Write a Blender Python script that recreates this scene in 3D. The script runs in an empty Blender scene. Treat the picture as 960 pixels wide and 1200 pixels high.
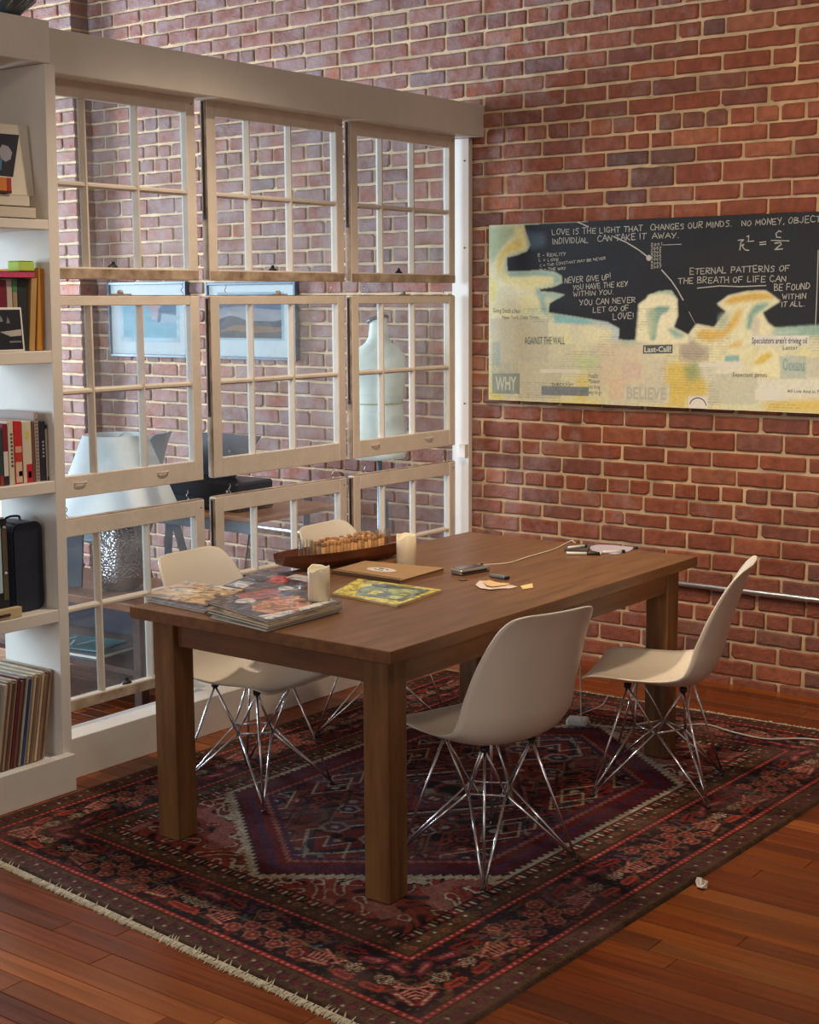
import bpy, bmesh, math, random
import numpy as np
from mathutils import Vector, Matrix
random.seed(7); np.random.seed(7)
S = bpy.context.scene
C = S.collection
PI = math.pi

# ------------------------------------------------------------------ camera (solved from the photograph)
F_PX, YAW, PITCH, ROLL = 1733.953, 0.6475388, -0.1415909, -0.00535900
CAM = Vector((4.06550, -5.98368, 1.69753))
FW = Vector((-math.sin(YAW)*math.cos(PITCH), math.cos(YAW)*math.cos(PITCH), math.sin(PITCH)))
RT0 = Vector((math.cos(YAW), math.sin(YAW), 0)); UP0 = RT0.cross(FW)
RT = math.cos(ROLL)*RT0 + math.sin(ROLL)*UP0
UP = -math.sin(ROLL)*RT0 + math.cos(ROLL)*UP0
cd = bpy.data.cameras.new('camera'); cam = bpy.data.objects.new('camera', cd); C.objects.link(cam)
cd.sensor_fit = 'VERTICAL'; cd.sensor_height = 36.0; cd.lens = 36.0*F_PX/1200.0
cd.clip_start = .05; cd.clip_end = 60
M = Matrix((RT, UP, -FW)).transposed().to_4x4(); M.translation = CAM
cam.matrix_world = M
S.camera = cam

def at(ax, val, u, v):
    """point of the photograph's pixel (u, v) on the plane coordinate[ax] = val"""
    d = FW + RT*((u-480)/F_PX) - UP*((v-600)/F_PX)
    return CAM + d*((val-CAM[ax])/d[ax])
def proj(P):
    d = Vector(P)-CAM; z = d.dot(FW)
    return 480+F_PX*d.dot(RT)/z, 600-F_PX*d.dot(UP)/z

# ------------------------------------------------------------------ world, lights, exposure
W = bpy.data.worlds.new('world'); S.world = W; W.use_nodes = True
W.node_tree.nodes['Background'].inputs[0].default_value = (1.0, .90, .80, 1)
W.node_tree.nodes['Background'].inputs[1].default_value = .20
def light(name, kind, loc, target, power, col, size=.3, sy=None, spread=None):
    L = bpy.data.lights.new(name, kind); L.energy = power; L.color = col
    if kind == 'AREA':
        L.shape = 'RECTANGLE'; L.size = size; L.size_y = sy or size
        if spread: L.spread = spread
    else: L.shadow_soft_size = size
    o = bpy.data.objects.new(name, L); C.objects.link(o); o.location = loc
    o.rotation_euler = (Vector(target)-Vector(loc)).to_track_quat('-Z', 'Y').to_euler()
    return o
# daylight windows of the room beyond the partition, behind the camera's left
light('daylight_window', 'AREA', (-2.7, -11.0, 2.1), (-2.5, 0, 1.7), 980, (.58, .80, 1.0), 3.6, 2.6)
light('daylight_side_window', 'AREA', (-5.6, -1.7, 1.75), (-1.4, -.1, 1.5), 520, (.68, .82, 1.0), 1.0, 1.7)
# warm ceiling track lamps of the front room
def spot(loc, target, power, col, angle, soft, blend=.6):
    o = light('ceiling_lamp', 'SPOT', loc, target, power, col, soft); o.data.spot_size = math.radians(angle); o.data.spot_blend = blend; return o
spot((1.2, -1.95, 3.45), (1.2, -1.95, 0), 185, (1.0, .83, .64), 112, .06, .6)
spot((2.3, -3.0, 3.5), (1.7, 0, .9), 212, (1.0, .78, .54), 78, .12, .8)
light('ceiling_lamp', 'POINT', (3.5, -4.5, 3.5), (0, 0, 0), 66, (1.0, .86, .70), .2)
# soft daylight from the far end of the front room
light('daylight_far_window', 'AREA', (1.6, -8.8, 2.2), (1.0, -1.5, .8), 48, (.92, .95, 1.0), 2.6, 2.0)
S.view_settings.view_transform = 'Standard'; S.view_settings.look = 'None'
S.view_settings.gamma = 1; S.view_settings.use_curve_mapping = False
S.view_settings.exposure = 0.0

# ------------------------------------------------------------------ materials
def srgb(r, g, b):
    f = lambda c: ((c/255+.055)/1.055)**2.4 if c > 10 else c/255/12.92
    return (f(r), f(g), f(b), 1)
MATS = {}
def nd(nt, t, **k):
    n = nt.nodes.new(t)
    for a, b in k.items(): setattr(n, a, b)
    return n
def mat(name, col, rough=.6, metal=0., var=.0, scale=12, stretch=(1, 1, 1), bump=0., bscale=None, col2=None, rnd=0., coat=0., spec=.5, detail=4, sss=0):
    """procedural material: two noise layers over a base colour, optional bump, per-object tint"""
    if name in MATS: return MATS[name]
    m = bpy.data.materials.new(name); m.use_nodes = True; nt = m.node_tree; L = nt.links
    p = nt.nodes['Principled BSDF']
    p.inputs['Roughness'].default_value = rough; p.inputs['Metallic'].default_value = metal
    p.inputs['Specular IOR Level'].default_value = spec; p.inputs['Coat Weight'].default_value = coat
    p.inputs['Base Color'].default_value = col
    if sss: p.inputs['Subsurface Weight'].default_value = sss; p.inputs['Subsurface Radius'].default_value = (.02, .012, .006)
    if var or bump or col2 or rnd:
        tc = nd(nt, 'ShaderNodeTexCoord'); mp = nd(nt, 'ShaderNodeMapping'); mp.inputs['Scale'].default_value = stretch
        L.new(tc.outputs['Object'], mp.inputs['Vector'])
        oi = nd(nt, 'ShaderNodeObjectInfo')
        off = nd(nt, 'ShaderNodeVectorMath', operation='SCALE'); off.inputs[0].default_value = (17, 31, 11); L.new(oi.outputs['Random'], off.inputs['Scale'])
        ad = nd(nt, 'ShaderNodeVectorMath', operation='ADD'); L.new(mp.outputs[0], ad.inputs[0]); L.new(off.outputs[0], ad.inputs[1])
        nz = nd(nt, 'ShaderNodeTexNoise'); nz.inputs['Scale'].default_value = scale; nz.inputs['Detail'].default_value = detail
        L.new(ad.outputs[0], nz.inputs['Vector'])
        cr = nd(nt, 'ShaderNodeValToRGB'); e = cr.color_ramp.elements
        e[0].position = .3; e[1].position = .7
        c2 = col2 or tuple(min(1, c*(1+var)) for c in col[:3])+(1,)
        e[0].color = tuple(c*(1-var) for c in col[:3])+(1,) ; e[1].color = c2
        L.new(nz.outputs['Fac'], cr.inputs['Fac']); out = cr.outputs[0]
        if rnd:
            hs = nd(nt, 'ShaderNodeHueSaturation'); mr = nd(nt, 'ShaderNodeMapRange')
            mr.inputs['To Min'].default_value = 1-rnd; mr.inputs['To Max'].default_value = 1+rnd
            L.new(oi.outputs['Random'], mr.inputs['Value']); L.new(mr.outputs[0], hs.inputs['Value']); L.new(out, hs.inputs['Color']); out = hs.outputs[0]
        L.new(out, p.inputs['Base Color'])
        if bump:
            b = nd(nt, 'ShaderNodeBump'); b.inputs['Strength'].default_value = bump; b.inputs['Distance'].default_value = .004
            n2 = nd(nt, 'ShaderNodeTexNoise'); n2.inputs['Scale'].default_value = bscale or scale*3; n2.inputs['Detail'].default_value = 5
            L.new(ad.outputs[0], n2.inputs['Vector']); L.new(n2.outputs['Fac'], b.inputs['Height']); L.new(b.outputs[0], p.inputs['Normal'])
    MATS[name] = m; return m

def brick_material(name='old_brick'):
    m = bpy.data.materials.new(name); m.use_nodes = True; nt = m.node_tree; L = nt.links; p = nt.nodes['Principled BSDF']
    p.inputs['Roughness'].default_value = .8; p.inputs['Specular IOR Level'].default_value = .3
    oi = nd(nt, 'ShaderNodeObjectInfo'); a = nd(nt, 'ShaderNodeAttribute', attribute_name='piece')
    s = nd(nt, 'ShaderNodeMath', operation='ADD'); L.new(oi.outputs['Random'], s.inputs[0]); L.new(a.outputs['Fac'], s.inputs[1])
    fr = nd(nt, 'ShaderNodeMath', operation='FRACT'); L.new(s.outputs[0], fr.inputs[0])
    cr = nd(nt, 'ShaderNodeValToRGB'); r = cr.color_ramp; r.interpolation = 'LINEAR'
    cols = [(0, (120, 68, 50)), (.18, (136, 74, 50)), (.35, (126, 66, 46)), (.5, (146, 82, 56)), (.62, (112, 66, 54)), (.74, (136, 76, 54)), (.84, (106, 68, 60)), (.92, (160, 94, 62)), (1, (98, 68, 60))]
    r.elements[0].position = 0; r.elements[0].color = srgb(*cols[0][1]); r.elements[1].position = 1; r.elements[1].color = srgb(*cols[-1][1])
    for q, c in cols[1:-1]:
        e = r.elements.new(q); e.color = srgb(*c)
    L.new(fr.outputs[0], cr.inputs[0])
    g = nd(nt, 'ShaderNodeNewGeometry')
    nz = nd(nt, 'ShaderNodeTexNoise'); nz.inputs['Scale'].default_value = 26; nz.inputs['Detail'].default_value = 6; L.new(g.outputs['Position'], nz.inputs['Vector'])
    mr = nd(nt, 'ShaderNodeMapRange'); mr.inputs['From Min'].default_value = .3; mr.inputs['From Max'].default_value = .7; mr.inputs['To Min'].default_value = .78; mr.inputs['To Max'].default_value = 1.2
    L.new(nz.outputs['Fac'], mr.inputs['Value'])
    mx = nd(nt, 'ShaderNodeVectorMath', operation='SCALE'); L.new(cr.outputs[0], mx.inputs[0]); L.new(mr.outputs[0], mx.inputs['Scale'])
    # old limewash residue and mortar smears: patchy, with cool daylight painted in as extra grey beyond the partition
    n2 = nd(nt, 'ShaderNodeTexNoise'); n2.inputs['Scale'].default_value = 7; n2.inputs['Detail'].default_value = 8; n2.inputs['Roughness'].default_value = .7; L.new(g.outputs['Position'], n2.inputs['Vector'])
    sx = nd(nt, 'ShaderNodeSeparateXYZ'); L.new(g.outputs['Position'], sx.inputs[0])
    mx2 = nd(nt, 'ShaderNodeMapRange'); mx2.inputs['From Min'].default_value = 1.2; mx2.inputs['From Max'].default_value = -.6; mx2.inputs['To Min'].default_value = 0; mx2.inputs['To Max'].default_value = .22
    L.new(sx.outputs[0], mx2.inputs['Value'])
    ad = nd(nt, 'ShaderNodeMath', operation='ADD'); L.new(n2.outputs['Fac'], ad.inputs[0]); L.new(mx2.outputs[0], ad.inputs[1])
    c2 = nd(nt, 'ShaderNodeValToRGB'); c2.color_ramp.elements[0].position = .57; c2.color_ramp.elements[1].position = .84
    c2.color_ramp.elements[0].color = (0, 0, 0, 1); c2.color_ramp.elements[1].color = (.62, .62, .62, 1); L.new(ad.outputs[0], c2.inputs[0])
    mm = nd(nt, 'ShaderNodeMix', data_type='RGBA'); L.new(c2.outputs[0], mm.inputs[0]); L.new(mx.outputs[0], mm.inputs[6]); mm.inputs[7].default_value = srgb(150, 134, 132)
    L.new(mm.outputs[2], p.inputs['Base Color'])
    b = nd(nt, 'ShaderNodeBump'); b.inputs['Strength'].default_value = .5; b.inputs['Distance'].default_value = .006
    n3 = nd(nt, 'ShaderNodeTexNoise'); n3.inputs['Scale'].default_value = 60; n3.inputs['Detail'].default_value = 5; L.new(g.outputs['Position'], n3.inputs['Vector'])
    L.new(n3.outputs['Fac'], b.inputs['Height']); L.new(b.outputs[0], p.inputs['Normal'])
    return m
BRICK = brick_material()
MORTAR = mat('lime_mortar', srgb(190, 160, 124), .9, var=.28, scale=9, bump=.9, bscale=55, detail=7)

def attr_mat(name, rough, spec=.3, bump=.0, bscale=300, coat=0):
    m = bpy.data.materials.new(name); m.use_nodes = True; nt = m.node_tree; L = nt.links; p = nt.nodes['Principled BSDF']
    p.inputs['Roughness'].default_value = rough; p.inputs['Specular IOR Level'].default_value = spec
    a = nd(nt, 'ShaderNodeAttribute', attribute_name='Col'); L.new(a.outputs['Color'], p.inputs['Base Color'])
    if bump:
        n3 = nd(nt, 'ShaderNodeTexNoise'); n3.inputs['Scale'].default_value = bscale
        tc = nd(nt, 'ShaderNodeTexCoord'); L.new(tc.outputs['Object'], n3.inputs['Vector'])
        b = nd(nt, 'ShaderNodeBump'); b.inputs['Strength'].default_value = bump; b.inputs['Distance'].default_value = .003
        L.new(n3.outputs['Fac'], b.inputs['Height']); L.new(b.outputs[0], p.inputs['Normal'])
    return m
def plank_material():
    m = bpy.data.materials.new('pine_plank'); m.use_nodes = True; nt = m.node_tree; L = nt.links; p = nt.nodes['Principled BSDF']
    p.inputs['Roughness'].default_value = .3; p.inputs['Specular IOR Level'].default_value = .35; p.inputs['Coat Weight'].default_value = .03; p.inputs['Coat Roughness'].default_value = .2
    oi = nd(nt, 'ShaderNodeObjectInfo'); a = nd(nt, 'ShaderNodeAttribute', attribute_name='piece')
    s = nd(nt, 'ShaderNodeMath', operation='ADD'); L.new(oi.outputs['Random'], s.inputs[0]); L.new(a.outputs['Fac'], s.inputs[1])
    fr = nd(nt, 'ShaderNodeMath', operation='FRACT'); L.new(s.outputs[0], fr.inputs[0])
    cr = nd(nt, 'ShaderNodeValToRGB'); r = cr.color_ramp
    cols = [(0, (96, 42, 12)), (.2, (128, 58, 12)), (.4, (110, 46, 10)), (.6, (142, 72, 20)), (.78, (80, 34, 12)), (.9, (160, 88, 34)), (1, (106, 46, 12))]
    r.elements[0].color = srgb(*cols[0][1]); r.elements[1].color = srgb(*cols[-1][1])
    for q, c in cols[1:-1]: r.elements.new(q).color = srgb(*c)
    L.new(fr.outputs[0], cr.inputs[0])
    g = nd(nt, 'ShaderNodeNewGeometry'); mp = nd(nt, 'ShaderNodeMapping'); mp.inputs['Scale'].default_value = (1.2, 26, 1)
    L.new(g.outputs['Position'], mp.inputs['Vector'])
    off = nd(nt, 'ShaderNodeCombineXYZ'); L.new(fr.outputs[0], off.inputs[2]); v = nd(nt, 'ShaderNodeVectorMath', operation='MULTIPLY_ADD'); v.inputs[1].default_value = (0, 0, 40)
    L.new(off.outputs[0], v.inputs[0]); L.new(mp.outputs[0], v.inputs[2])
    nz = nd(nt, 'ShaderNodeTexNoise'); nz.inputs['Scale'].default_value = 1.6; nz.inputs['Detail'].default_value = 7; nz.inputs['Distortion'].default_value = .6; L.new(v.outputs[0], nz.inputs['Vector'])
    mr = nd(nt, 'ShaderNodeMapRange'); mr.inputs['From Min'].default_value = .3; mr.inputs['From Max'].default_value = .7; mr.inputs['To Min'].default_value = .62; mr.inputs['To Max'].default_value = 1.28
    L.new(nz.outputs['Fac'], mr.inputs['Value'])
    mx = nd(nt, 'ShaderNodeVectorMath', operation='SCALE'); L.new(cr.outputs[0], mx.inputs[0]); L.new(mr.outputs[0], mx.inputs['Scale'])
    L.new(mx.outputs[0], p.inputs['Base Color'])
    mr2 = nd(nt, 'ShaderNodeMapRange'); mr2.inputs['To Min'].default_value = .22; mr2.inputs['To Max'].default_value = .42; L.new(nz.outputs['Fac'], mr2.inputs['Value']); L.new(mr2.outputs[0], p.inputs['Roughness'])
    return m
def glass_material():
    m = bpy.data.materials.new('window_glass'); m.use_nodes = True; nt = m.node_tree; L = nt.links
    nt.nodes.remove(nt.nodes['Principled BSDF']); out = nt.nodes['Material Output']
    tr = nd(nt, 'ShaderNodeBsdfTransparent'); tr.inputs[0].default_value = (.93, .96, .97, 1)
    gl = nd(nt, 'ShaderNodeBsdfGlossy'); gl.inputs['Roughness'].default_value = .02; gl.inputs[0].default_value = (.9, .95, 1, 1)
    df = nd(nt, 'ShaderNodeBsdfDiffuse'); df.inputs[0].default_value = (.8, .84, .9, 1)
    lw = nd(nt, 'ShaderNodeLayerWeight'); lw.inputs[0].default_value = .5; pw5 = nd(nt, 'ShaderNodeMath', operation='POWER'); pw5.inputs[1].default_value = 4; L.new(lw.outputs['Facing'], pw5.inputs[0]); fz = nd(nt, 'ShaderNodeMath', operation='MULTIPLY_ADD'); fz.inputs[1].default_value = .8; fz.inputs[2].default_value = .03; L.new(pw5.outputs[0], fz.inputs[0])
    m1 = nd(nt, 'ShaderNodeMixShader'); L.new(fz.outputs[0], m1.inputs[0]); L.new(tr.outputs[0], m1.inputs[1]); L.new(gl.outputs[0], m1.inputs[2])
    tc = nd(nt, 'ShaderNodeTexCoord'); nz = nd(nt, 'ShaderNodeTexNoise'); nz.inputs['Scale'].default_value = 5; L.new(tc.outputs['Object'], nz.inputs['Vector'])
    mr = nd(nt, 'ShaderNodeMapRange'); mr.inputs['From Min'].default_value = .35; mr.inputs['From Max'].default_value = .75; mr.inputs['To Min'].default_value = .03; mr.inputs['To Max'].default_value = .13
    L.new(nz.outputs['Fac'], mr.inputs['Value'])
    m2 = nd(nt, 'ShaderNodeMixShader'); L.new(mr.outputs[0], m2.inputs[0]); L.new(m1.outputs[0], m2.inputs[1]); L.new(df.outputs[0], m2.inputs[2])
    L.new(m2.outputs[0], out.inputs[0]); return m

WHITE = mat('white_paint', srgb(214, 204, 192), .55, var=.04, scale=5, bump=.12, bscale=30)
SASHP = mat('old_sash_paint', srgb(214, 200, 184), .6, var=.07, scale=9, bump=.5, bscale=35, rnd=.04)
SASHW = mat('bare_sash_wood', srgb(146, 114, 88), .8, var=.35, scale=12, bump=.8, bscale=50, col2=srgb(192, 170, 146))
GLASS = glass_material()
TWOOD = mat('table_wood', srgb(112, 72, 44), .38, var=.2, scale=3.5, stretch=(9, 1, 9), bump=.08, col2=srgb(130, 88, 56))
LWOOD = mat('leg_wood', srgb(110, 72, 38), .45, var=.22, scale=3.5, stretch=(9, 9, 1), bump=.1, col2=srgb(136, 94, 54))
SHELL = mat('white_shell', srgb(226, 214, 196), .38, var=.015, scale=3)
CHROME = mat('chrome', (.86, .87, .90, 1), .2, 1.0)
STEEL = mat('galvanised_steel', (.5, .5, .52, 1), .35, .9, var=.12, scale=20)
BLACK = mat('black_plastic', srgb(22, 22, 26), .45)
DARK = mat('dark_metal', srgb(48, 44, 42), .5, .6)
PAPER = mat('paper_pages', srgb(226, 214, 190), .85, var=.08, scale=4, stretch=(1, 1, 60))

# ------------------------------------------------------------------ mesh helpers
class MB:
    def __init__(s): s.v = []; s.f = []
    def add(s, v, f):
        n = len(s.v); s.v += [tuple(p) for p in v]; s.f += [tuple(i+n for i in q) for q in f]; return s
    def box(s, a, b, ch=0., mtx=None):
        x0, x1 = sorted((a[0], b[0])); y0, y1 = sorted((a[1], b[1])); z0, z1 = sorted((a[2], b[2]))
        if ch:
            ch = min(ch, (x1-x0)*.45, (y1-y0)*.45, (z1-z0)*.45)
            bm = bmesh.new(); bmesh.ops.create_cube(bm, size=1)
            for q in bm.verts: q.co = Vector(((x0+x1)/2+q.co.x*(x1-x0), (y0+y1)/2+q.co.y*(y1-y0), (z0+z1)/2+q.co.z*(z1-z0)))
            bmesh.ops.bevel(bm, geom=bm.edges[:], offset=ch, segments=1, affect='EDGES')
            v = [q.co.copy() for q in bm.verts]; bm.verts.index_update(); f = [[q.index for q in p.verts] for p in bm.faces]; bm.free()
        else:
            v = [Vector(p) for p in ((x0,y0,z0),(x1,y0,z0),(x1,y1,z0),(x0,y1,z0),(x0,y0,z1),(x1,y0,z1),(x1,y1,z1),(x0,y1,z1))]
            f = [(0,3,2,1),(4,5,6,7),(0,1,5,4),(1,2,6,5),(2,3,7,6),(3,0,4,7)]
        if mtx: v = [mtx @ p for p in v]
        return s.add(v, f)
    def prism(s, pts, z0, z1, mtx=None):
        n = len(pts); v = [Vector((p[0], p[1], z0)) for p in pts]+[Vector((p[0], p[1], z1)) for p in pts]
        if mtx: v = [mtx @ p for p in v]
        return s.add(v, [tuple(range(n))[::-1], tuple(range(n, 2*n))]+[(i, (i+1) % n, n+(i+1) % n, n+i) for i in range(n)])
    def tube(s, pts, r, n=8, cap=True, mtx=None):
        pts = [Vector(p) for p in pts]; rs = r if isinstance(r, (list, tuple)) else [r]*len(pts)
        v = []; prev = None
        for i, p in enumerate(pts):
            t = (pts[min(i+1, len(pts)-1)]-pts[max(i-1, 0)]).normalized()
            if prev is None: a = t.cross(Vector((0, 0, 1)) if abs(t.z) < .9 else Vector((1, 0, 0))).normalized()
            else: a = (prev-t*prev.dot(t)).normalized()
            prev = a; b = t.cross(a)
            v += [p+(a*math.cos(2*PI*k/n)+b*math.sin(2*PI*k/n))*rs[i] for k in range(n)]
        f = [(i*n+k, i*n+(k+1) % n, (i+1)*n+(k+1) % n, (i+1)*n+k) for i in range(len(pts)-1) for k in range(n)]
        if cap: f += [tuple(range(n))[::-1], tuple(range((len(pts)-1)*n, len(pts)*n))]
        if mtx: v = [mtx @ q for q in v]
        return s.add(v, f)
    def lathe(s, prof, n=32, mtx=None, sx=1, sy=1, wob=None):
        v = []
        for i, (r, z) in enumerate(prof):
            for k in range(n):
                a = 2*PI*k/n; rr = r*(wob(i, k) if wob else 1)
                v.append(Vector((rr*math.cos(a)*sx, rr*math.sin(a)*sy, z)))
        f = [(i*n+k, i*n+(k+1) % n, (i+1)*n+(k+1) % n, (i+1)*n+k) for i in range(len(prof)-1) for k in range(n)]
        if prof[0][0] > 1e-5: f.append(tuple(range(n))[::-1])
        if prof[-1][0] > 1e-5: f.append(tuple(range((len(prof)-1)*n, len(prof)*n)))
        if mtx: v = [mtx @ q for q in v]
        return s.add(v, f)
    def mesh(s, name, m, smooth=False):
        me = bpy.data.meshes.new(name); me.from_pydata([tuple(p) for p in s.v], [], s.f); me.validate(); me.update()
        if m: me.materials.append(m)
        if smooth: me.polygons.foreach_set('use_smooth', [True]*len(me.polygons))
        return me
    def obj(s, name, m, parent=None, smooth=False, **k):
        return link(name, s.mesh(name, m, smooth), parent, **k)
def link(name, me, parent=None, loc=None, rz=None, label=None, cat=None, group=None, kind=None):
    o = bpy.data.objects.new(name, me); C.objects.link(o)
    if parent: o.parent = parent
    if loc is not None: o.location = loc
    if rz is not None: o.rotation_euler = (0, 0, rz)
    return tag(o, label, cat, group, kind)
def tag(o, label=None, cat=None, group=None, kind=None):
    if label: o['label'] = label
    if cat: o['category'] = cat
    if group: o['group'] = group
    if kind: o['kind'] = kind
    return o
def thing(name, label, cat, loc=(0, 0, 0), rz=0, group=None, rot=None):
    o = bpy.data.objects.new(name, None); C.objects.link(o); o.location = loc; o.rotation_euler = rot or (0, 0, rz)
    o.empty_display_size = .05
    return tag(o, label, cat, group)
def struct(name, mb, m, parent=None, smooth=False): return mb.obj(name, m, parent, smooth, kind='structure')
def copy_tree(o, parent=None):
    c = o.copy(); C.objects.link(c); c.parent = parent
    for ch in o.children: copy_tree(ch, c)
    return c
def spline(pts, n):
    pts = [Vector(p) for p in pts]; out = []
    P = [pts[0]*2-pts[1]]+pts+[pts[-1]*2-pts[-2]]
    for i in range(1, len(P)-2):
        for k in range(n):
            t = k/n; a, b, c, d = P[i-1:i+3]
            out.append(.5*((2*b)+(c-a)*t+(2*a-5*b+4*c-d)*t*t+(3*b-a-3*c+d)*t**3))
    out.append(pts[-1]); return out

# ------------------------------------------------------------------ brick wall
def brick_mesh(L, H, D, seed):
    """one worn brick with chipped round corners: x 0..L, y -D..0 (front at -D), z 0..H"""
    rd = random.Random(seed); j = lambda s=.002: rd.uniform(-s, s)
    out = []
    nx = 3 if L > .15 else 1
    def corner(cx, cz, sx, sz, first_x):
        r = rd.uniform(.002, .006) if rd.random() < .85 else rd.uniform(.007, .016)
        a, b = (cx+sx*r, cz+j(.001)), (cx+j(.001), cz+sz*r*.8)
        return [a, b] if first_x else [b, a]
    out += corner(0, 0, 1, 1, False)
    for i in range(1, nx+1): out.append((L*i/(nx+1)+j(.01), j(.0022)))
    out += corner(L, 0, -1, 1, True)
    out += corner(L, H, -1, -1, False)
    for i in range(nx, 0, -1): out.append((L*i/(nx+1)+j(.01), H+j(.0022)))
    out += corner(0, H, 1, -1, True)
    n = len(out); c = Vector((L/2, H/2)); v = [(x, 0, z) for x, z in out]+[(x, -D+.004+abs(j(.002)), z) for x, z in out]
    for x, z in out:
        k = .0045+abs(j(.003)); v.append((x+(k if x < L/2 else -k)*(1 if abs(x-L/2) > L*.42 else 0), -D+j(.0012), z+(k if z < H/2 else -k)))
    v.append((L/2, -D+j(.001), H/2))
    f = [(i, (i+1) % n, n+(i+1) % n, n+i) for i in range(n)]+[(n+i, n+(i+1) % n, 2*n+(i+1) % n, 2*n+i) for i in range(n)]+[(2*n+i, 2*n+(i+1) % n, 3*n) for i in range(n)]
    return v, f
joints = [-.04, .036, .115, .195, .267, .343, .42, .503, .585, .666, .735, .812, .885, .964, 1.038, 1.124]
while len(joints) < 29: joints.append(joints[-1]+.0765)
joints += [2.191, 2.285, 2.356, 2.429, 2.506, 2.58]
while joints[-1] < 3.85: joints.append(joints[-1]+.075)
HEAD = [4+7*k for k in range(8)]
BX0, BX1 = -4.2, 4.4
wall = struct('wall_back', MB().box((BX0, -.002, 0), (BX1, .22, joints[-1])), MORTAR)
bricks = []
for k in range(len(joints)-1):
    z0, z1 = joints[k], joints[k+1]
    head = k in HEAD
    pitch = .1135 if head else .222
    x = BX0 - random.random()*.02 - (.111 if k % 2 else .0)
    if head: x = BX0+.02
    while x < BX1:
        L = pitch-.0118+random.uniform(-.006, .003)
        if not head and random.random() < .035:      # an odd half brick
            h1 = L*.48; bricks.append((x, z0, h1, z1-z0, True)); bricks.append((x+h1+.014, z0, L-h1-.014, z1-z0, True))
        else: bricks.append((x, z0, L, z1-z0, head))
        x += pitch
bricks = [b for b in bricks if b[0] > BX0 and b[0]+b[2] < BX1]
def vis_score(b):
    c = Vector((b[0]+b[2]/2, 0, b[1]+b[3]/2)); u, v = proj(c)
    if not (0 < u < 960 and 0 < v < 1200) or b[1] < .0: return 0
    if .0 < b[0] and b[0]+b[2] < 1.75 and 1.24 < b[1] and b[1]+b[3] < 2.05: return 0
    if b[0]+b[2] < .0: return .2/(c-CAM).length_squared
    return b[2]*.9/(c-CAM).length_squared*(1 if not (u < 560 and v > 620) else .1)
order = sorted(range(len(bricks)), key=lambda i: -vis_score(bricks[i])); top = set(order[:300])
variants = {}
for hd in (0, 1):
    for s in range(9):
        v, f = brick_mesh(.1 if hd else .21, .065, .011, 40*hd+s)
        variants[hd, s] = MB().add(v, f).mesh('brick', BRICK)
rest = MB(); restp = []
for i, (x, z, L, H, hd) in enumerate(bricks):
    jt = .0122; z += jt/2 + random.uniform(-.0015, .0015); h = H-jt+random.uniform(-.002, .002)
    d = random.uniform(-.0025, .0025)
    if i in top:
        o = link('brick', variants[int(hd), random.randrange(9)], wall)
        o.location = (x, d, z); o.scale = (L/(.1 if hd else .21), 1, h/.065)
        o.rotation_euler = (0, random.uniform(-.006, .006), random.uniform(-.004, .004))
    else:
        v, f = brick_mesh(L, h, .011, i); rest.add([(p[0]+x, p[1]+d, p[2]+z) for p in v], f); restp += [random.random()]*len(v)
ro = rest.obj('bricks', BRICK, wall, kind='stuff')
a = ro.data.attributes.new('piece', 'FLOAT', 'POINT'); a.data.foreach_set('value', restp)
# brick pier standing proud of the wall behind the partition
pier = struct('wall_left', MB().box((-4.2, -.13, 0), (-2.78, .0, 3.85)), MORTAR)
for k in range(len(joints)-1):
    z0 = joints[k]; H = joints[k+1]-z0
    if z0 < 0: continue
    xr = -2.768; first = True
    while xr > -3.35:
        L = (.1 if (k % 2 == 0 or k in HEAD) and first else (.1 if k in HEAD else .21)); first = False
        v, f = brick_mesh(L, H-.0155, .142 if xr > -2.8 else .022, 900+k*7+int(-xr*10))
        off = 0 if xr > -2.8 else -.12
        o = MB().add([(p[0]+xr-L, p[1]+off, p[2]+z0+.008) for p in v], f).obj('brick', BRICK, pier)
        xr -= L+.015

# ------------------------------------------------------------------ floor planks
PLANK = plank_material()
floor = struct('floor', MB().box((-4.2, -7.2, -.06), (5.6, .0, -.014)), mat('dark_gap', srgb(40, 20, 10), .9, var=.1))
planks = []; y = -.004; row = 0
while y > -7.1:
    wdt = .078; x = -4.2 + random.uniform(-.5, 0)
    while x < 5.6:
        short = x < 1.0
        L = random.choice([.35, .5, .62, .9, 1.2]) if short else random.choice([.9, 1.3, 1.7, 2.2])
        planks.append((max(x, -4.2), y-wdt, min(x+L, 5.6), y)); x += L
    y -= wdt; row += 1
def pscore(p):
    cx, cy = (p[0]+p[2])/2, (p[1]+p[3])/2
    best = 0
    for t in (.05, .35, .65, .95):
        X = p[0]+(p[2]-p[0])*t; u, v = proj((X, cy, 0))
        if -10 < u < 970 and 0 < v < 1215:
            if .3 < X < 2.15 and -3.3 < cy < -.55: continue
            if X < .02: w = .15
            else: w = 1
            best = max(best, w*(p[2]-p[0])**.3/((Vector((X, cy, 0))-CAM).length_squared))
    return best
sc = [pscore(p) for p in planks]; order = sorted(range(len(planks)), key=lambda i: -sc[i]); top = set(i for i in order[:290] if sc[i] > 0)
rest = MB(); restp = []
for i, (x0, y0, x1, y1) in enumerate(planks):
    g = .0007; b = MB(); dz = random.uniform(-.0005, .0005)
    b.box((x0+g, y0+g, -.014), (x1-g, y1-g, dz), .0012)
    if i in top: b.obj('plank', PLANK, floor)
    else:
        rest.add(b.v, b.f); restp += [random.random()]*len(b.v)
ro = rest.obj('planks', PLANK, floor, kind='stuff')
a = ro.data.attributes.new('piece', 'FLOAT', 'POINT'); a.data.foreach_set('value', restp)

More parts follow.
